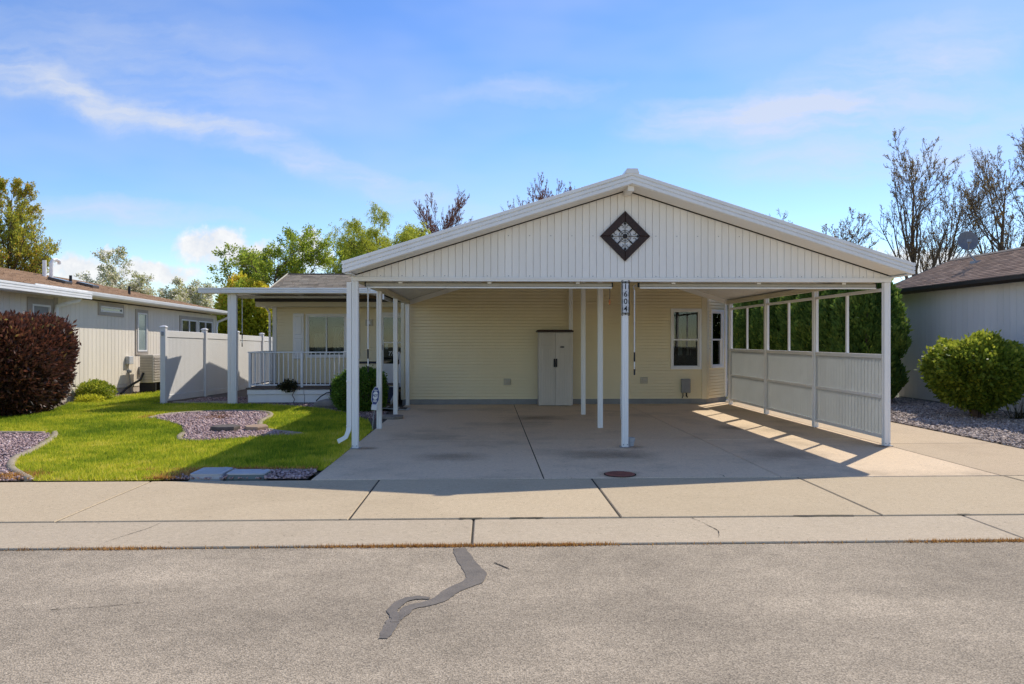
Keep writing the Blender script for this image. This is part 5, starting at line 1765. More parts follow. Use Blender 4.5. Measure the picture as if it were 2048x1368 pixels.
b = MB()
b.loft([[tilt(0, 0, -0.03), tilt(1, 0, -0.006), tilt(1, 1, -0.006), tilt(0, 1, -0.03)], [tilt(0, 0), tilt(1, 0), tilt(1, 1), tilt(0, 1)]])
b.build('ramp_plate', M['lidgrey'], rp2)
for k in range(5):
    u0, u1 = 0.03 + k * 0.192, 0.03 + k * 0.192 + 0.145
    b = MB()
    b.loft([[tilt(u0, 0.1, 0.001), tilt(u1, 0.1, 0.001), tilt(u1, 0.9, 0.001), tilt(u0, 0.9, 0.001)], [tilt(u0, 0.1, 0.006), tilt(u1, 0.1, 0.006), tilt(u1, 0.9, 0.006), tilt(u0, 0.9, 0.006)]])
    b.build('tread', M['black'], rp2)
hr = thing('handrail', (-3.1, 18.9, 0), 'white pipe handrail with black foam grip before the porch', 'handrail')
zr = 1.02
b = MB()
b.tube([(-3.50, 18.93, 0.39), (-3.50, 18.93, zr - 0.05), (-3.49, 18.93, zr - 0.015), (-3.45, 18.93, zr), (-3.42, 18.93, zr)], 0.022, 8)
b.tube([(-2.80, 18.93, zr), (-2.77, 18.93, zr), (-2.735, 18.93, zr - 0.015), (-2.72, 18.93, zr - 0.05), (-2.72, 18.93, 0.25)], 0.022, 8)
b.build('pipe', M['rail'], hr)
MB().tube([(-3.42, 18.93, zr), (-2.80, 18.93, zr)], 0.030, 10).build('foam_grip', M['black'], hr)
hr2 = thing('handrail', (-2.2, 18.7, 0), 'white pipe handrail against the house corner by the ramp', 'handrail')
b = MB()
b.tube([(-2.24, 18.75, 0.1), (-2.24, 18.75, 1.12), (-2.24, 18.8, 1.22), (-2.24, 18.95, 1.27)], 0.022, 8)
b.tube([(-2.24, 19.3, 0.385), (-2.24, 19.3, 1.27), (-2.24, 18.97, 1.27)], 0.022, 8)
b.build('pipe', M['rail'], hr2)
MB().tube([(-2.24, 18.75, 0.98), (-2.24, 18.75, 1.10)], 0.032, 10).build('foam_grip', M['black'], hr2)

# ---------------------------------------------------------------- yard sign
ys = thing('yard_sign', (-2.0, 13.2, 0), 'blue and white octagonal security sign before the second left post', 'sign')
an = math.radians(-38)
yf = ((-2.03, 13.25, 0), (math.cos(an), math.sin(an), 0), (-math.sin(an), math.cos(an), 0), (0.10, 0.0, 1.0))
MB(*yf).tube([(0.0, 0, 0.0), (0.0, 0, 0.5)], 0.007, 6).build('stake', M['galv'], ys)


def octo(w, h, zc, y):
    return [(w * p, y, zc + h * q) for p, q in ((-0.42, 1), (0.42, 1), (1, 0.45), (1, -0.45), (0.42, -1), (-0.42, -1), (-1, -0.45), (-1, 0.45))]


pl_ = MB(*yf).loft([octo(0.098, 0.158, 0.605, 0.0), octo(0.098, 0.158, 0.605, -0.006)]).build('plate', M['signwhite'], ys)
MB(*yf).loft([octo(0.088, 0.148, 0.605, -0.0065), octo(0.088, 0.148, 0.605, -0.0075)]).build('blue_field', M['bluesign'], pl_)
MB(*yf).loft([octo(0.060, 0.072, 0.612, -0.008), octo(0.060, 0.072, 0.612, -0.009)]).build('white_field', M['signwhite'], pl_)
b = MB(*yf)
for zz in (0.705, 0.525, 0.505):
    b.box(-0.045, 0.045, -0.009, -0.0078, zz - 0.006, zz + 0.006)
b.build('white_bars', M['signwhite'], pl_)
text_mesh('sign_lettering', 'ADT', 0.062, M['bluesign'], pl_, yf, 0.0, -0.0105, 0.612, 0.0, 0.001)
MB(*yf).cbox(-0.06, 0.075, -0.03, 0.03, 0.355, 0.455, 0.01).build('solar_light_box', M['signwhite'], ys)

# ================================================================== LEFT NEIGHBOUR
LX = -10.8
DROP = -0.0123
ln = thing('neighbouring_house', (LX, 22, 0), 'beige panel sided neighbouring house with brown roof on the left', 'house')
# local frame of its long wall: x = metres along +Y from 17.7, y into the wall, z up; the plot falls gently away
lf = ((LX, 17.7, 0), (0, 1, DROP), (-1, 0, 0))
MB(*lf).box(-9.0, 12.4, 0.012, 0.2, 0.0, 2.72).build('wall_core', M['ltrim'], ln)
plank = None
k = 0
x = -9.0
while x < 12.38:
    w = 0.208
    if plank is None:
        plank = MB(*lf).cbox(0.004, w - 0.004, -0.016, 0.010, 0.33, 2.70, 0.005).build('siding_plank', M['lsiding'], ln)
    o = plank if k == 0 else plank.copy()
    if k:
        COL.objects.link(o)
        o.parent = ln
    o.location = (0, x, DROP * x)
    x += w
    k += 1
MB(*lf).box(-9.0, 12.4, -0.022, 0.011, 0.24, 0.325).build('base_trim', M['lsiding'], ln)
MB(*lf).box(-9.0, 12.39, -0.004, 0.0115, 0.0, 0.235).build('skirting', M['lskirt'], ln)
MB(*lf).box(12.28, 12.41, -0.03, -0.0165, 0.1, 2.70).build('corner_trim', M['lsiding'], ln)
MB(*lf).box(1.25, 1.42, -0.03, -0.0165, 0.1, 2.66).build('corner_trim', M['ltrim'], ln)


def overlay_window(house, fr, x0, x1, z0, z1, panes, mat, trim=0.10, mull=None, tm='ltrim'):
    b = MB(*fr)
    frame_ring(b, x0 - trim, x1 + trim, z0 - trim, z1 + trim, trim - 0.002, -0.045, -0.0165)
    w = b.build('window', M[tm], house)
    n = len(panes)
    for (a, c) in panes:
        b = MB(*fr)
        frame_ring(b, a, c, z0, z1, 0.045, -0.062, -0.018)
        b.build('sash', M['vinyl'], w)
        MB(*fr).box(a + 0.046, c - 0.046, -0.032, -0.02, z0 + 0.046, z1 - 0.046).build('pane', M[mat], w)
    return w


overlay_window(ln, lf, 0.33, 1.05, 1.45, 2.45, [(0.33, 1.05)], 'blind', 0.16)
overlay_window(ln, lf, 3.45, 4.70, 2.42, 2.58, [(3.45, 4.70)], 'darkpane', 0.10)
overlay_window(ln, lf, 5.65, 6.28, 1.30, 2.50, [(5.65, 6.28)], 'frost', 0.10)
overlay_window(ln, lf, 8.95, 11.9, 1.70, 2.43, [(8.95, 10.35), (10.50, 11.9)], 'darkpane', 0.12)
b = MB(*lf)
for xx in (9.65, 11.2):
    b.box(xx - 0.03, xx + 0.03, -0.06, -0.033, 1.75, 2.38)
b.build('mullion', M['vinyl'], ln)
# roof: eave along +Y, ridge further left, hipped at the far end
EXL, EZL, RXL, RZL = -10.36, 2.86, -14.1, 3.74
ye0, ye1, yr1 = 6.0, 30.35, 26.2


def lz(y, z):
    return z + DROP * (y - 17.7)


b = MB()
b.add([(EXL, ye0, lz(ye0, EZL)), (EXL, ye1, lz(ye1, EZL)), (RXL, yr1, lz(yr1, RZL)), (RXL, ye0, lz(ye0, RZL)), (-17.8, ye1, lz(ye1, EZL)), (-17.8, ye0, lz(ye0, EZL))],
      [(0, 1, 2, 3), (1, 4, 2), (3, 2, 4, 5)])
b.add([(EXL, ye0, lz(ye0, EZL) - 0.09), (EXL, ye1, lz(ye1, EZL) - 0.09), (-17.8, ye1, lz(ye1, EZL) - 0.09), (-17.8, ye0, lz(ye0, EZL) - 0.09)], [(0, 3, 2, 1)])
lroof = b.build('roof', M['dark'], ln)
b = MB()
b.add([(EXL, ye0, lz(ye0, EZL) - 0.115), (EXL, ye1, lz(ye1, EZL) - 0.115), (LX - 0.02, ye1, lz(ye1, EZL) - 0.115), (LX - 0.02, ye0, lz(ye0, EZL) - 0.115)], [(0, 3, 2, 1)])
b.add([(EXL - 0.003, ye0, lz(ye0, EZL) - 0.115), (EXL - 0.003, ye1, lz(ye1, EZL) - 0.115), (EXL - 0.003, ye1, lz(ye1, EZL)), (EXL - 0.003, ye0, lz(ye0, EZL))], [(0, 1, 2, 3)])
b.build('soffit', M['lsiding'], ln)
e = np.array((0, 1, DROP))
s_ = np.array((RXL - EXL, 0, RZL - EZL))
ls = float(np.linalg.norm(s_))
s_ /= ls
shingles(lroof, (EXL, ye0, lz(ye0, EZL) + 0.004), e, s_, ye1 - ye0, ls, M['shingle_brown'], None, keep=lambda a, v: a < (ye1 - ye0) - (ye1 - yr1) * v / ls, pitch=0.145, seed=12)
# gutter with rounded lip, downspouts, awning fascia
b = MB()
y0_, y1_ = 17.3, 30.4
prof = [(0.0, -0.10), (0.05, -0.115), (0.10, -0.08), (0.115, -0.02), (0.118, 0.012), (0.105, 0.012), (0.10, -0.015), (0.0, -0.012)]
b.loft([[(EXL + p, yy, lz(yy, EZL) + q) for p, q in prof] for yy in (y0_, y1_)])
b.build('gutter', M['white'], ln)
MB().tube([(EXL + 0.05, 30.3, lz(30.3, 2.76)), (EXL - 0.05, 30.3, lz(30.3, 2.62)), (LX + 0.05, 30.16, lz(30.3, 2.45)), (LX + 0.06, 30.0, lz(30.3, 2.2)), (LX + 0.06, 30.0, 0.1)], 0.05, 6).build('downspout', M['white'], ln)
b = MB()
stepped_fascia(b, (-10.18, 6.0, lz(6, 2.655)), (-10.18, 19.55, lz(19.55, 2.655)), 0.17, (1, 0, 0))
b.box(-10.6, -10.183, 6.0, 19.53, 2.655, 2.80)
b.build('awning_fascia', M['white'], ln)
b = MB()
b.tube([(-10.3, 19.25, 2.66), (-10.31, 19.2, 2.58), (-10.5, 19.0, 2.50), (-10.68, 18.92, 2.42), (-10.7, 18.92, 2.30), (-10.7, 18.92, 0.22), (-10.68, 18.88, 0.12), (-10.55, 18.8, 0.05)], 0.052, 8)
b.build('downspout', M['white'], ln)
# roof fittings
b = MB()
b.tube([(-13.3, 22.9, 3.4), (-13.3, 22.9, 3.98)], 0.055, 10)
b.build('flue_pipe', M['vinyl'], ln)
b = MB()
b.tube([(-13.3, 23.25, 3.4), (-13.3, 23.25, 3.93), (-13.28, 23.29, 4.03), (-13.25, 23.40, 4.06), (-13.22, 23.52, 4.02), (-13.22, 23.55, 3.93)], 0.055, 10)
b.build('flue_pipe', M['vinyl'], ln)
for (yy, xx) in ((21.3, -11.95), (22.75, -11.95)):
    sk = MB((xx, yy, lz(yy, EZL) + (EXL - xx) * (RZL - EZL) / (EXL - RXL) + 0.03), tuple(s_), (0, 1, DROP), (0.229, 0, 0.973))
    sk.cbox(-0.25, 0.25, -0.2, 0.2, -0.03, 0.07, 0.02)
    sk.build('skylight', M['darkpane'], ln)
for (yy, xx, h) in ((21.75, -11.9, 0.26), (24.4, -11.5, 0.26)):
    zb = lz(yy, EZL) + (EXL - xx) * (RZL - EZL) / (EXL - RXL)
    MB().tube([(xx, yy, zb - 0.03), (xx, yy, zb + h)], 0.04, 8).build('vent_pipe', M['black'], ln)
# wall fittings
for (y0_, y1_, z0_, z1_, d_, nm) in ((22.62, 22.9, 0.86, 1.10, 0.12, 'meter'), (22.75, 22.88, 0.60, 0.70, 0.07, 'socket'), (23.45, 23.7, 0.52, 0.76, 0.1, 'disconnect_box')):
    m_ = MB().cbox(LX + 0.018, LX + 0.018 + d_, y0_, y1_, z0_, z1_, 0.012).build(nm, M['galv'] if nm != 'meter' else M['lidgrey'], ln)
MB().tube([(LX + 0.05, 22.75, 0.86), (LX + 0.05, 22.74, 0.75), (LX + 0.05, 22.8, 0.66), (LX + 0.05, 22.82, 0.5), (LX + 0.05, 22.9, 0.2), (LX + 0.05, 22.88, 0.0)], 0.012, 5).build('cable', M['galv'], ln)
# condenser
ac = thing('air_conditioner', (-10.25, 23.2, 0), 'beige outdoor condenser on a stand behind the white fence end', 'condenser')
b = MB()
b.cbox(-10.42, -10.02, 22.75, 23.6, 0.30, 1.14, 0.015)
b.build('casing', M['acbeige'], ac)
b = MB()
for i in range(9):
    b.box(-10.4, -10.04, 22.735, 22.749, 0.38 + i * 0.08, 0.42 + i * 0.08)
    b.box(-10.019, -10.0, 22.80, 23.55, 0.38 + i * 0.08, 0.42 + i * 0.08)
b.build('grille', M['ltrim'], ac)
for yy in (22.85, 23.5):
    MB().box(-10.45, -9.98, yy - 0.04, yy + 0.04, -0.04, 0.296).build('stand', M['black'], ac)
MB().tube([(-10.3, 22.74, 0.6), (-10.35, 22.65, 0.4), (-10.5, 22.5, 0.28), (-10.6, 22.3, 0.16), (-10.65, 22.1, 0.03)], 0.035, 7).build('line_set', M['black'], ac)

# ================================================================== WHITE FENCE
fence = thing('vinyl_fence', (-8.1, 19.2, 0), 'white vinyl privacy fence running back from the lawn', 'fence')
FPY = [19.15, 21.55, 24.0, 26.45, 28.9]
ZD = [0.0, -0.035, -0.08, -0.12, -0.16]
FX = [-8.17, -8.05, -7.95, -7.9, -7.9]
for y, zd, x in zip(FPY, ZD, FX):
    b = MB()
    b.cbox(x - 0.065, x + 0.065, y - 0.065, y + 0.065, -0.1, 1.90 + zd, 0.008)
    p = b.build('post', M['vinyl'], fence)
    b = MB()
    b.loft([[(x + dx * w, y + dy * w, 1.901 + zd + h) for dx, dy in ((-1, -1), (1, -1), (1, 1), (-1, 1))] for w, h in ((0.078, 0), (0.078, 0.022), (0.05, 0.045), (0.01, 0.055))])
    b.build('post_cap', M['vinyl'], p)
MB().cbox(-8.20, -8.14, 19.055, 19.083, 1.70, 1.80, 0.006).build('latch', M['galv'], fence)
for i in range(4):
    x0_, y0_, x1_, y1_ = FX[i], FPY[i] + 0.067, FX[i + 1], FPY[i + 1] - 0.067
    d = Vector((x1_ - x0_, y1_ - y0_, ZD[i + 1] - ZD[i]))
    L = math.hypot(d.x, d.y)
    ff = ((x0_, y0_, ZD[i]), (d.x / L, d.y / L, d.z / L), (-d.y / L, d.x / L, 0))
    MB(*ff).cbox(0, L, -0.025, 0.025, 1.66, 1.83, 0.006).build('top_rail', M['vinyl'], fence)
    MB(*ff).cbox(0, L, -0.025, 0.025, 0.03, 0.19, 0.006).build('bottom_rail', M['vinyl'], fence)
    b = MB(*ff)
    n = int(L / 0.075)
    w = L / n
    for k in range(n):
        b.cbox(k * w + 0.002, (k + 1) * w - 0.002, -0.011, 0.011, 0.191, 1.659, 0.003)
    b.build('tongue_boards', M['vinyl'], fence)['kind'] = 'stuff'

# ================================================================== RIGHT NEIGHBOUR
RX = 11.3
rn = thing('neighbouring_house', (RX, 15, 0), 'pale blue grey neighbouring house with dark gutter on the right', 'house')
rf = ((RX, 20.1, 0), (0, -1, 0), (1, 0, 0))
MB(*rf).box(0, 14.0, 0.012, 0.2, 0.0, 2.85).build('wall_core', M['ltrim'], rn)
MB(*rf).box(0, 14.0, -0.006, 0.0115, 0.0, 0.045).build('foundation', M['found'], rn)
plank = None
k = 0
x = 0.0
while x < 13.9:
    w = 0.205
    if plank is None:
        plank = MB(*rf).cbox(0.0025, w - 0.0025, -0.014, 0.0115, 0.05, 2.84, 0.003).build('siding_plank', M['rsiding'], rn)
    o = plank if k == 0 else plank.copy()
    if k:
        COL.objects.link(o)
        o.parent = rn
    o.location = (0, -x, 0)
    x += w
    k += 1
# far gable wall and roof
EXR, EZR, RXR, RZR = 10.9, 2.93, 13.0, 3.82
b = MB()
b.prism([(RX + 0.01, 20.1, 0), (15.2, 20.1, 0), (15.2, 20.1, 2.9), (RXR, 20.1, 3.7), (RX + 0.01, 20.1, 2.9)], (0, 0.1, 0))
b.build('gable_wall', M['rsiding'], rn)
b = MB()
b.prism([(EXR, 5.6, EZR - 0.06), (EXR, 5.6, EZR), (RXR, 5.6, RZR), (15.3, 5.6, 2.9), (15.3, 5.6, 2.84), (RXR, 5.6, RZR - 0.06)], (0, 14.9, 0))
rroof = b.build('roof', M['dark'], rn)
s_ = np.array((RXR - EXR, 0, RZR - EZR))
ls2 = float(np.linalg.norm(s_))
s_ /= ls2
shingles(rroof, (EXR, 5.6, EZR + 0.003), (0, 1, 0), s_, 14.9, ls2, M['shingle_taupe'], None, pitch=0.13, seed=15)
MB().loft([[(RXR - 0.13, yy, RZR - 0.03), (RXR, yy, RZR + 0.035), (RXR + 0.13, yy, RZR - 0.03)] for yy in (5.6, 20.52)]).build('ridge_cap', M['flagd'], rroof)
b = MB()
b.loft([[(EXR + p, yy, EZR + q) for p, q in ((0.02, -0.15), (-0.05, -0.15), (-0.10, -0.09), (-0.105, -0.012), (-0.09, -0.012), (0.02, -0.03))] for yy in (5.6, 20.5)])
b.build('gutter', M['gutterdark'], rn)
MB().box(EXR + 0.022, RX - 0.016, 5.6, 20.45, EZR - 0.115, EZR - 0.10).build('soffit', M['rsiding'], rn)
b = MB()
b.prism([(EXR - 0.02, 20.5, EZR - 0.12), (EXR - 0.02, 20.5, EZR + 0.02), (RXR, 20.5, RZR + 0.02), (RXR, 20.5, RZR - 0.12)], (0, 0.035, 0))
b.build('rake_board', M['gutterdark'], rn)
for yy in (17.0, 12.0):
    MB().cbox(RXR + 0.2, RXR + 0.5, yy - 0.15, yy + 0.15, RZR - 0.15, RZR + 0.14, 0.02).build('roof_vent', M['dish'], rn)
# satellite dish
dsx, dsy, dsz = 12.13, 18.5, 4.10
dish = thing('satellite_dish', (12.2, 18.45, 3.5), 'grey satellite dish on the roof of the right neighbouring house', 'satellite dish')
dn = Vector((-0.35, -0.88, 0.30)).normalized()
du = dn.cross(Vector((0, 0, 1))).normalized()
dv = du.cross(dn).normalized()
b = MB((dsx, dsy, dsz), tuple(du), tuple(-dn), tuple(dv))
rings = []
for r_, y_ in ((0.002, 0.075), (0.08, 0.068), (0.16, 0.045), (0.225, 0.0), (0.232, 0.0), (0.228, 0.012), (0.16, 0.06), (0.08, 0.083), (0.002, 0.09)):
    rings.append([(r_ * math.cos(t), y_, 1.12 * r_ * math.sin(t)) for t in np.linspace(0, 2 * math.pi, 28, endpoint=False)])
b.loft(rings)
b.build('reflector', M['dish'], dish, smooth=True)
b = MB((dsx, dsy, dsz), tuple(du), tuple(-dn), tuple(dv))
b.tube([(0, 0.04, -0.22), (0.03, -0.15, -0.28), (0.06, -0.36, -0.20)], 0.014, 6)
b.box(0.02, 0.10, -0.44, -0.36, -0.23, -0.16)
b.build('feed_arm', M['galv'], dish)
b = MB()
b.tube([(12.15, 18.56, 4.0), (12.18, 18.58, 3.85), (12.24, 18.55, 3.72), (12.36, 18.5, 3.55)], 0.022, 8)
b.build('mast', M['galv'], dish)
MB().box(12.25, 12.45, 18.4, 18.6, 3.52, 3.585).build('foot', M['galv'], dish)

# ================================================================== VEGETATION
def leaf_arrays(P, D, size, width, r, fold=0.0):
    """P (n,3) roots, D (n,3) axes; returns quads"""
    n = len(P)
    D = D / (np.linalg.norm(D, axis=1)[:, None] + 1e-9)
    q = r.normal(0, 1, (n, 3))
    S = np.cross(D, q)
    S /= (np.linalg.norm(S, axis=1)[:, None] + 1e-9)
    s = size * r.uniform(0.65, 1.3, n)
    V = np.stack([P, P + D * (s * 0.5)[:, None] + S * (s * width * 0.5)[:, None], P + D * s[:, None], P + D * (s * 0.5)[:, None] - S * (s * width * 0.5)[:, None]], 1)
    return V.reshape(-1, 3), np.arange(4 * n).reshape(-1, 4)


def grow(seed, base, H, r0, lv, lean=(0, 0, 1)):
    """all branches of one tree, level by level. lv: list of dicts. Returns list of (pts, radii) stacks"""
    r = np.random.default_rng(seed)
    P = np.array([base], float)
    D = np.array([lean], float)
    D /= np.linalg.norm(D)
    L = np.array([H])
    Rd = np.array([r0])
    stacks = []
    for li, q in enumerate(lv):
        if li > 0:
            pts, rad = stacks[-1]
            B = len(pts)
            k = q['n']
            t = q.get('t0', 0.25) + (q.get('t1', 1.0) - q.get('t0', 0.25)) * r.uniform(0, 1, (B, k)) ** q.get('tp', 0.8)
            seg = pts.shape[1] - 1
            f = np.clip(t * seg, 0, seg - 1e-4)
            i = f.astype(int)
            fr = (f - i)[..., None]
            bi = np.arange(B)[:, None]
            p0, p1 = pts[bi, i], pts[bi, i + 1]
            start = p0 + (p1 - p0) * fr
            ax = p1 - p0
            ax /= np.linalg.norm(ax, axis=2)[..., None] + 1e-9
            rnd = r.normal(0, 1, (B, k, 3))
            perp = np.cross(ax, rnd)
            perp /= np.linalg.norm(perp, axis=2)[..., None] + 1e-9
            ang = np.radians(r.normal(q['ang'], q.get('angv', 9), (B, k)))[..., None]
            d = ax * np.cos(ang) + perp * np.sin(ang)
            plen = L[:, None]
            sh = q.get('shape', lambda t_: 1 - 0.55 * t_)
            ln_ = plen * q['len'] * sh(t) * r.uniform(0.7, 1.2, (B, k))
            prad = rad[bi, i] * (1 - fr[..., 0]) + rad[bi, i + 1] * fr[..., 0]
            rr = np.maximum(prad * q.get('rr', 0.6), q.get('rmin', 0.004))
            P, D, L, Rd = start.reshape(-1, 3), d.reshape(-1, 3), ln_.reshape(-1), rr.reshape(-1)
        seg = q.get('seg', 5)
        B = len(P)
        pts = np.zeros((B, seg + 1, 3))
        rad = np.zeros((B, seg + 1))
        pts[:, 0] = P
        rad[:, 0] = Rd
        d = D.copy()
        p = P.copy()
        for s in range(seg):
            d = d + r.normal(0, q.get('w', 0.12), (B, 3))
            d[:, 2] += q.get('up', 0.05)
            d /= np.linalg.norm(d, axis=1)[:, None] + 1e-9
            p = p + d * (L / seg)[:, None]
            pts[:, s + 1] = p
            rad[:, s + 1] = Rd * (1 - (1 - q.get('tap', 0.35)) * (s + 1) / seg)
        stacks.append((pts, rad))
    return stacks


def tubes_np(stacks, sides):
    Vs, Fs, off = [], [], 0
    for (pts, rad), k in zip(stacks, sides):
        if k == 0:
            continue
        B, S, _ = pts.shape
        d = np.gradient(pts, axis=1)
        d /= np.linalg.norm(d, axis=2)[..., None] + 1e-9
        ref = np.where(np.abs(d[..., 2:3]) < 0.9, np.array([0, 0, 1.0]), np.array([1.0, 0, 0]))
        a = np.cross(d, ref)
        a /= np.linalg.norm(a, axis=2)[..., None] + 1e-9
        c = np.cross(a, d)
        th = np.arange(k) * 2 * np.pi / k
        ring = pts[:, :, None, :] + (a[:, :, None, :] * np.cos(th)[None, None, :, None] + c[:, :, None, :] * np.sin(th)[None, None, :, None]) * rad[:, :, None, None]
        Vs.append(ring.reshape(-1, 3))
        idx = np.arange(B * S * k).reshape(B, S, k)
        nx = np.roll(idx, -1, axis=2)
        f = np.stack([idx[:, :-1], nx[:, :-1], nx[:, 1:], idx[:, 1:]], -1).reshape(-1, 4)
        Fs.append(f + off)
        off += B * S * k
    return np.concatenate(Vs), np.concatenate(Fs)


def leaves_on(stack, per, size, width, seed, spread=0.05, up=0.2, droop=0.0, t0=0.1, along=0.8):
    pts, rad = stack
    r = np.random.default_rng(seed)
    B, S, _ = pts.shape
    t = t0 + (1 - t0) * r.uniform(0, 1, (B, per))
    f = np.clip(t * (S - 1), 0, S - 1 - 1e-4)
    i = f.astype(int)
    fr = (f - i)[..., None]
    bi = np.arange(B)[:, None]
    p = pts[bi, i] * (1 - fr) + pts[bi, i + 1] * fr
    ax = pts[bi, i + 1] - pts[bi, i]
    ax /= np.linalg.norm(ax, axis=2)[..., None] + 1e-9
    p = p.reshape(-1, 3) + r.normal(0, spread, (B * per, 3))
    D = ax.reshape(-1, 3) * along + r.normal(0, 0.6, (B * per, 3))
    D[:, 2] += up - droop
    return leaf_arrays(p, D, size, width, r), r


def tree(name, label, base, H, r0, lv, sides, leaf, bark, mat, seed, group='trees behind the houses', cat='tree', lean=(0, 0, 1), extra=None, crown='crown', z0=0.0):
    root = thing(name, (base[0], base[1], z0), label, cat, group)
    st = grow(seed, (base[0], base[1], z0 - 0.05), H, r0, lv, lean)
    V, F = tubes_np(st[:2], sides[:2])
    np_mesh('trunk', V, F, bark, root, smooth=True)
    if len(st) > 2 and any(sides[2:]):
        V, F = tubes_np(st[2:], sides[2:])
        np_mesh('twigs', V, F, bark, root)['kind'] = 'stuff'
    allV, allF, off = [], [], 0
    for (lev, per, size, width, kw) in leaf:
        (V, F), r = leaves_on(st[lev], per, size, width, seed + 100 + lev, **kw)
        allV.append(V)
        allF.append(F + off)
        off += len(V)
    V, F = np.concatenate(allV), np.concatenate(allF)
    r = np.random.default_rng(seed + 5)
    t = np.clip(r.normal(0.45, 0.2, len(F)), 0, 1)
    np_mesh(crown, V, F, mat, root, tint=t)['kind'] = 'stuff'
    return root


def shrub(name, label, c, rad, n, size, width, mat, seed, power=2.0, lump=0.12, lumps=3.0, depth=0.25, stems=12, cat='bush', group=None, tintf=None, bottom=-0.9, up=0.3, clipx=None, taper=0.0, bark=None):
    """clipped or loose shrub: leaves through the outer volume of a lumpy solid, stems inside"""
    r = np.random.default_rng(seed)
    d = r.normal(0, 1, (n, 3))
    d /= np.linalg.norm(d, axis=1)[:, None]
    d[:, 2] = np.maximum(d[:, 2], bottom)
    k = (np.abs(d) ** power).sum(1) ** (-1 / power)
    lum = 1 + lump * (vnoise(d, lumps, seed + 1) - 0.5) * 2 + 0.5 * lump * (vnoise(d, lumps * 3, seed + 2) - 0.5) * 2
    inset = 1 - depth * r.uniform(0, 1, n) ** 2.0
    stray = r.uniform(0, 1, n) < 0.05
    inset = np.where(stray, 1 + 0.10 * r.uniform(0, 1, n), inset)
    Q = d * (k * lum * inset)[:, None]
    if taper:
        s = 1 - taper * np.clip(-Q[:, 2], 0, 1)
        Q[:, 0] *= s
        Q[:, 1] *= s
    P = np.array(c) + Q * np.array(rad)
    P[:, 2] = np.maximum(P[:, 2], 0.02)
    if clipx is not None:
        P[:, 0] = np.maximum(P[:, 0], clipx + r.uniform(0, 0.1, n))
    D = d + r.normal(0, 0.7, (n, 3))
    D[:, 2] += up
    V, F = leaf_arrays(P, D, size, width, r)
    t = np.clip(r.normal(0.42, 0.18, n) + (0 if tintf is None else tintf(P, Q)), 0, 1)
    root = thing(name, (c[0], c[1], 0), label, cat, group)
    np_mesh('foliage', V, F, mat, root, tint=t)['kind'] = 'stuff'
    if stems:
        b = MB()
        for i in range(stems):
            a = r.uniform(0, 6.28)
            rr = r.uniform(0.1, 0.75)
            e = (c[0] + rad[0] * rr * math.cos(a), c[1] + rad[1] * rr * math.sin(a), c[2] + rad[2] * r.uniform(0.1, 0.6))
            b.tube([(c[0] + 0.06 * math.cos(a), c[1] + 0.06 * math.sin(a), -0.02), (c[0] + 0.45 * (e[0] - c[0]), c[1] + 0.45 * (e[1] - c[1]), e[2] * 0.45), e], [0.016, 0.011, 0.004], 5)
        b.build('stems', bark or M['bark'], root)
    return root


# near shrubs
shrub('clipped_bush', 'round clipped green bush between porch and carport post', (-2.87, 16.95, 0.42), (0.58, 0.56, 0.48), 26000, 0.045, 0.6, M['box'], 41, power=2.6, lump=0.08, lumps=4, depth=0.18, stems=10)
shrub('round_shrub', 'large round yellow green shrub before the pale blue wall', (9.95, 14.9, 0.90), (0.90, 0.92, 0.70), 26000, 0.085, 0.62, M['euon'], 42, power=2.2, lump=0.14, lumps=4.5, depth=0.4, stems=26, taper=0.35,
      tintf=lambda P, Q: 0.38 * np.clip(Q[:, 2] - 0.35, 0, 1) + 0.06)  # sunlit top put into the leaf tint, yellower upwards
shrub('burgundy_hedge', 'dark burgundy leaved hedge at the left edge of the lawn', (-10.08, 16.35, 0.99), (0.80, 1.2, 0.95), 52000, 0.12, 0.33, M['burg'], 43, power=4.5, lump=0.10, lumps=3.2, depth=0.36, stems=34, clipx=-10.74, taper=0.25, up=0.6,
      tintf=lambda P, Q: 0.16 * (Q[:, 2] - 0.2), cat='hedge')
shrub('small_shrub', 'small yellow green shrub at the foot of the left house', (-10.35, 20.1, 0.22), (0.40, 0.5, 0.28), 3200, 0.07, 0.6, M['euon'], 44, lump=0.2, depth=0.7, stems=14, tintf=lambda P, Q: 0.22 + 0 * Q[:, 2])
shrub('small_shrub', 'low golden tuft in front of the small shrub at the left house', (-10.15, 19.4, 0.07), (0.34, 0.3, 0.10), 1500, 0.07, 0.3, M['yellowbush'], 45, lump=0.25, depth=0.8, stems=0)
shrub('porch_vine', 'wilted dark plant hanging over the porch deck edge', (-5.0, 18.98, 0.42), (0.24, 0.09, 0.13), 900, 0.06, 0.5, M['vine'], 46, lump=0.3, depth=0.9, stems=0, cat='plant')
b = MB()
b.tube([(-4.92, 18.95, 0.4), (-4.85, 18.93, 0.3), (-4.9, 18.94, 0.2), (-4.84, 18.93, 0.1), (-4.86, 18.9, 0.02)], 0.010, 5)
tag(b.build('vine_stem', M['bark']), 'bare dangling vine stem on the white deck skirt', 'vine')
# strappy plant right of the round shrub
r = np.random.default_rng(61)
P = np.stack([r.normal(10.55, 0.06, 60), r.normal(14.5, 0.06, 60), np.zeros(60)], 1)
V, F = blades('x', P, 0.5, 0.014 + 0 * P[:, 0], None, 62, 0.7)
tag(np_mesh('ornamental_grass', V, F, M['vine'], tint=r.uniform(0, 1, 60)), 'thin dark ornamental grass beside the round shrub', 'grass plant')
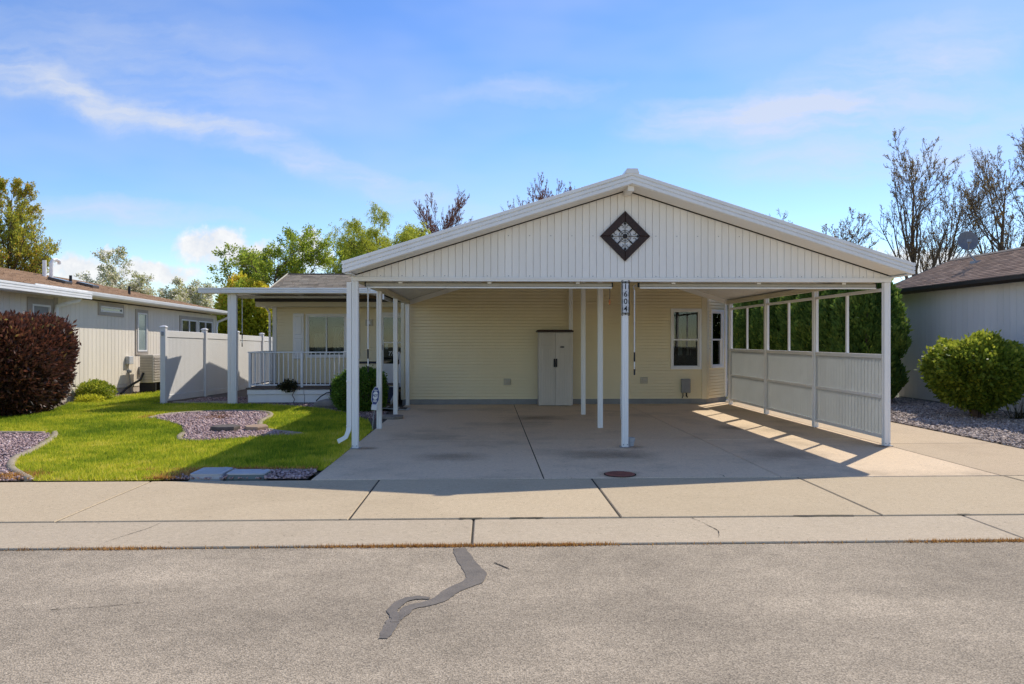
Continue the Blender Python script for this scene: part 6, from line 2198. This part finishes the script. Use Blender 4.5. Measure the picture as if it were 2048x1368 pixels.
# dead bush remains in the bed
for i, (x, y) in enumerate(((-5.65, 15.9), (-5.3, 15.1))):
    r = np.random.default_rng(70 + i)
    b = MB()
    for k in range(14):
        a = r.uniform(0, 6.28)
        b.tube([(x, y, 0.01), (x + 0.1 * math.cos(a), y + 0.1 * math.sin(a), 0.05 + 0.05 * r.uniform()), (x + 0.2 * math.cos(a), y + 0.2 * math.sin(a), 0.04 + 0.06 * r.uniform())], [0.006, 0.005, 0.003], 4)
    tag(b.build('dry_plant', M['bark'] if i == 0 else M['redbark']), 'dark dried plant stub at the back of the mauve bed' if i == 0 else 'reddish dried plant stub in the middle of the mauve bed', 'dry plant')


# arborvitae row
def arborvitae_meshes(seed):
    r = np.random.default_rng(seed)
    n = 15000
    h = r.uniform(0, 1, n) ** 0.9
    a = r.uniform(0, 6.283, n)
    prof = np.where(h < 0.12, 0.62 + h / 0.12 * 0.38, np.where(h < 0.55, 1.0, np.sqrt(np.clip(1 - ((h - 0.55) / 0.47) ** 2, 0.02, 1))))
    lum = 1 + 0.14 * (vnoise(np.stack([np.cos(a) * 1.4, np.sin(a) * 1.4, h * 7], 1), 2.4, seed + 1) - 0.5) * 2 + 0.10 * (vnoise(np.stack([np.cos(a) * 3, np.sin(a) * 3, h * 14], 1), 2.4, seed + 2) - 0.5) * 2
    rr = 0.80 * prof * lum * (1 - 0.35 * r.uniform(0, 1, n) ** 2)
    P = np.stack([rr * np.cos(a), rr * np.sin(a), 0.08 + h * 3.15], 1)
    D = np.stack([np.cos(a) * 0.55, np.sin(a) * 0.55, 0.9 + 0 * a], 1) + r.normal(0, 0.35, (n, 3))
    V, F = leaf_arrays(P, D, 0.13, 0.42, r)
    t = np.clip(0.38 + 0.45 * (lum - 1) / 0.2 * 0.5 + r.normal(0, 0.15, n), 0, 1)
    return V, F, t


av = [arborvitae_meshes(81), arborvitae_meshes(82)]
protos = []
ORD = ['nearest', 'second', 'third', 'fourth', 'fifth', 'sixth', 'seventh', 'eighth', 'ninth', 'tenth']
for i in range(9):
    y = 18.55 + i * 1.22
    x = 9.62 + (0.06 if i % 2 else -0.05)
    root = thing('arborvitae', (x, y, 0), '%s of the dark green arborvitae in the row behind the frosted screen' % ORD[i], 'arborvitae', 'arborvitae row beside the carport')
    if i < 2:
        V, F, t = av[i]
        f = np_mesh('foliage', V + np.array((x, y, 0)), F, M['arbor'], root, tint=t)
        f['kind'] = 'stuff'
        tr = MB().tube([(x, y, -0.05), (x, y, 1.2), (x, y, 2.6)], [0.07, 0.05, 0.015], 7).build('trunk', M['bark'], root)
        protos.append((f, tr))
    else:
        for src in protos[i % 2]:
            o = src.copy()
            COL.objects.link(o)
            o.parent = root
            o.rotation_euler = (0, 0, 1.3 * i)
            o.scale = (1, 1, 0.96 + 0.012 * (i * 37 % 7))

# ---- trees far behind
tree('maple_tree', 'green and orange young maple above the left brown roof', (-25.4, 40), 9.3, 0.16,
     [dict(seg=8, w=0.03, up=0.05, tap=0.05), dict(n=90, t0=0.12, t1=0.98, tp=0.95, len=0.50, ang=40, up=0.09, w=0.06, seg=6, rr=0.45, tap=0.3, shape=lambda t: 1.08 - 0.86 * t),
      dict(n=10, t0=0.15, len=0.40, ang=32, up=0.10, w=0.09, seg=4, rr=0.5, rmin=0.007), dict(n=5, t0=0.1, len=0.5, ang=30, up=0.08, w=0.1, seg=3, rr=0.6, rmin=0.005)],
     [7, 5, 3, 3], [(3, 7, 0.10, 0.5, dict(spread=0.05, up=0.6)), (2, 6, 0.10, 0.5, dict(spread=0.05, up=0.6))], M['bark'], M['conleaf'], 201)
bloss = [dict(seg=6, w=0.05, tap=0.1), dict(n=30, t0=0.28, len=0.80, ang=58, up=0.03, w=0.12, seg=5, rr=0.6), dict(n=10, t0=0.15, len=0.46, ang=45, up=0.03, w=0.15, seg=4, rr=0.5, rmin=0.01), dict(n=6, t0=0.15, len=0.5, ang=45, up=0.03, w=0.16, seg=3, rr=0.5, rmin=0.007)]
tree('cherry_tree', 'white blossoming tree behind the left roof, taller of two', (-21.9, 45), 4.9, 0.14, bloss, [7, 5, 3, 3], [(3, 11, 0.10, 0.8, dict(spread=0.08)), (2, 8, 0.10, 0.8, dict(spread=0.08))], M['bark'], M['blossom'], 202)
tree('cherry_tree', 'white blossoming tree above the white fence, lower of two', (-18.4, 47), 4.1, 0.13, bloss, [7, 5, 3, 3], [(3, 9, 0.10, 0.8, dict(spread=0.08)), (2, 7, 0.10, 0.8, dict(spread=0.08))], M['bark'], M['blossom'], 203)
tree('ash_tree', 'fresh green spreading tree above the porch roof', (-9.9, 34), 4.9, 0.17,
     [dict(seg=6, w=0.06, tap=0.12), dict(n=30, t0=0.28, len=0.78, ang=58, up=0.05, w=0.12, seg=6, rr=0.55, shape=lambda t: 1.05 - 0.5 * t), dict(n=10, t0=0.2, len=0.44, ang=42, up=0.05, w=0.14, seg=4, rr=0.45, rmin=0.009), dict(n=6, t0=0.2, len=0.5, ang=42, up=0.04, w=0.15, seg=3, rr=0.5, rmin=0.005)],
     [8, 6, 4, 3], [(3, 12, 0.10, 0.55, dict(spread=0.07, t0=0.15)), (2, 6, 0.10, 0.55, dict(spread=0.07, t0=0.3))], M['bark'], M['greenleaf'], 204)
tree('birch_tree', 'thin pale green tree between the green tree and the willow', (-7.3, 36), 5.0, 0.11,
     [dict(seg=6, w=0.06, tap=0.12), dict(n=24, t0=0.25, len=0.62, ang=52, up=0.04, w=0.12, seg=5, rr=0.55), dict(n=8, t0=0.2, len=0.5, ang=42, up=0.02, w=0.14, seg=4, rr=0.5, rmin=0.008), dict(n=5, t0=0.2, len=0.5, ang=42, up=0.0, w=0.15, seg=3, rr=0.5, rmin=0.005)],
     [7, 5, 3, 3], [(3, 9, 0.09, 0.55, dict(spread=0.06))], M['bark'], M['greenleaf'], 205)
tree('willow_tree', 'yellow green weeping willow behind the left carport eave', (-5.7, 40), 5.8, 0.22,
     [dict(seg=6, w=0.05, tap=0.15), dict(n=56, t0=0.38, len=0.78, ang=62, up=0.10, w=0.10, seg=6, rr=0.5, shape=lambda t: 1.1 - 0.5 * t), dict(n=12, t0=0.3, len=0.30, ang=50, up=0.0, w=0.13, seg=5, rr=0.4, rmin=0.009), dict(n=8, t0=0.2, len=1.25, ang=50, up=-0.42, w=0.07, seg=6, rr=0.5, rmin=0.004, shape=lambda t: 1 + 0 * t)],
     [8, 6, 3, 0], [(3, 28, 0.11, 0.28, dict(spread=0.04, up=0.0, droop=0.7, along=0.9, t0=0.0)), (2, 6, 0.10, 0.3, dict(spread=0.05))], M['bark'], M['willow'], 206)
bare = [dict(seg=7, w=0.04, tap=0.06), dict(n=56, t0=0.2, len=0.64, ang=46, up=0.13, w=0.05, seg=6, rr=0.45), dict(n=11, t0=0.2, len=0.48, ang=30, up=0.12, w=0.05, seg=5, rr=0.55, rmin=0.013), dict(n=7, t0=0.2, len=0.40, ang=26, up=0.10, w=0.06, seg=3, rr=0.55, rmin=0.010)]
rb = [(3, 2, 0.08, 0.4, dict(spread=0.02, up=0.6)), (2, 2, 0.08, 0.4, dict(spread=0.02, up=0.6))]
tree('purple_leaf_tree', 'reddish budding tree with upright twigs behind the willow', (-3.2, 47), 8.4, 0.17, bare, [7, 5, 4, 3], rb, M['redbark'], M['redbud'], 207)
tree('purple_leaf_tree', 'reddish budding tree tips above the left roof slope near the ridge', (3.6, 47), 9.0, 0.17, bare, [7, 5, 4, 3], rb, M['redbark'], M['redbud'], 208)
tree('purple_leaf_tree', 'thin twig tips just above the right roof slope of the carport', (17.4, 46), 7.3, 0.15, [bare[0], dict(bare[1], n=24), dict(bare[2], n=6), bare[3]], [7, 5, 4, 3], [(3, 3, 0.09, 0.4, dict(spread=0.03, up=0.6))], M['bark'], M['bud'], 209)
# bare trees on the right
big = [dict(seg=9, w=0.04, tap=0.05), dict(n=30, t0=0.2, t1=0.95, tp=0.85, len=0.55, ang=36, up=0.11, w=0.055, seg=7, rr=0.42, tap=0.2, shape=lambda t: 1.05 - 0.55 * t), dict(n=10, t0=0.15, len=0.40, ang=34, up=0.09, w=0.07, seg=5, rr=0.45, rmin=0.011), dict(n=10, t0=0.1, len=0.38, ang=36, up=0.07, w=0.09, seg=4, rr=0.5, rmin=0.0065)]
bl = [(3, 2, 0.065, 0.5, dict(spread=0.015, up=0.5)), (2, 1, 0.06, 0.5, dict(spread=0.015, up=0.5))]
tree('bare_tree', 'tall bare budding tree right of the carport roof', (18.95, 32), 8.6, 0.22, big, [9, 6, 4, 3], bl, M['bark'], M['bud'], 211, lean=(-0.03, 0, 1))
tree('bare_tree', 'leaning second stem beside the tall bare tree', (19.3, 32.3), 8.2, 0.14, big, [8, 5, 4, 3], bl, M['bark'], M['bud'], 212, lean=(0.10, 0, 1))
tree('bare_tree', 'lower bare tree left of the tall one over the carport eave', (17.2, 35), 6.3, 0.12, big, [8, 5, 4, 3], bl, M['bark'], M['bud'], 213, lean=(-0.04, 0, 1))
tree('bare_tree', 'tall bare tree at the right edge behind the satellite dish', (22.9, 33), 9.1, 0.20, big, [9, 6, 4, 3], bl, M['bark'], M['bud'], 214, lean=(-0.02, 0, 1))
tree('bare_tree', 'bare tree cut by the right edge of the picture', (24.7, 33.5), 9.6, 0.22, big, [9, 6, 4, 3], bl, M['bark'], M['bud'], 215, lean=(0.02, 0, 1))
shrub('golden_shrub', 'tall yellow and orange shrub behind the white fence', (-10.25, 32.2, 2.0), (1.3, 1.2, 2.0), 26000, 0.15, 0.62, M['yellowbush'], 216, power=2.2, lump=0.14, depth=0.5, stems=20, tintf=lambda P, Q: 0.30 * np.clip(Q[:, 2], 0, 1) + 0.05)
# low distant hedge line that closes the gaps between far plots
r = np.random.default_rng(300)
n = 26000
a = r.uniform(-62, 62, n)
hh = 1.4 + 1.6 * vnoise(a[:, None], 0.25, 301)
P = np.stack([a, 62 + r.normal(0, 1.0, n), hh * r.uniform(0, 1, n) ** 0.6], 1)
V, F = leaf_arrays(P, r.normal(0, 1, (n, 3)) + np.array((0, -0.3, 0.5)), 0.42, 0.7, r)
tag(np_mesh('distant_hedge', V, F, M['box'], tint=np.clip(r.normal(0.5, 0.2, n), 0, 1)), 'far line of green shrubbery behind the houses', 'hedge', None, 'stuff')
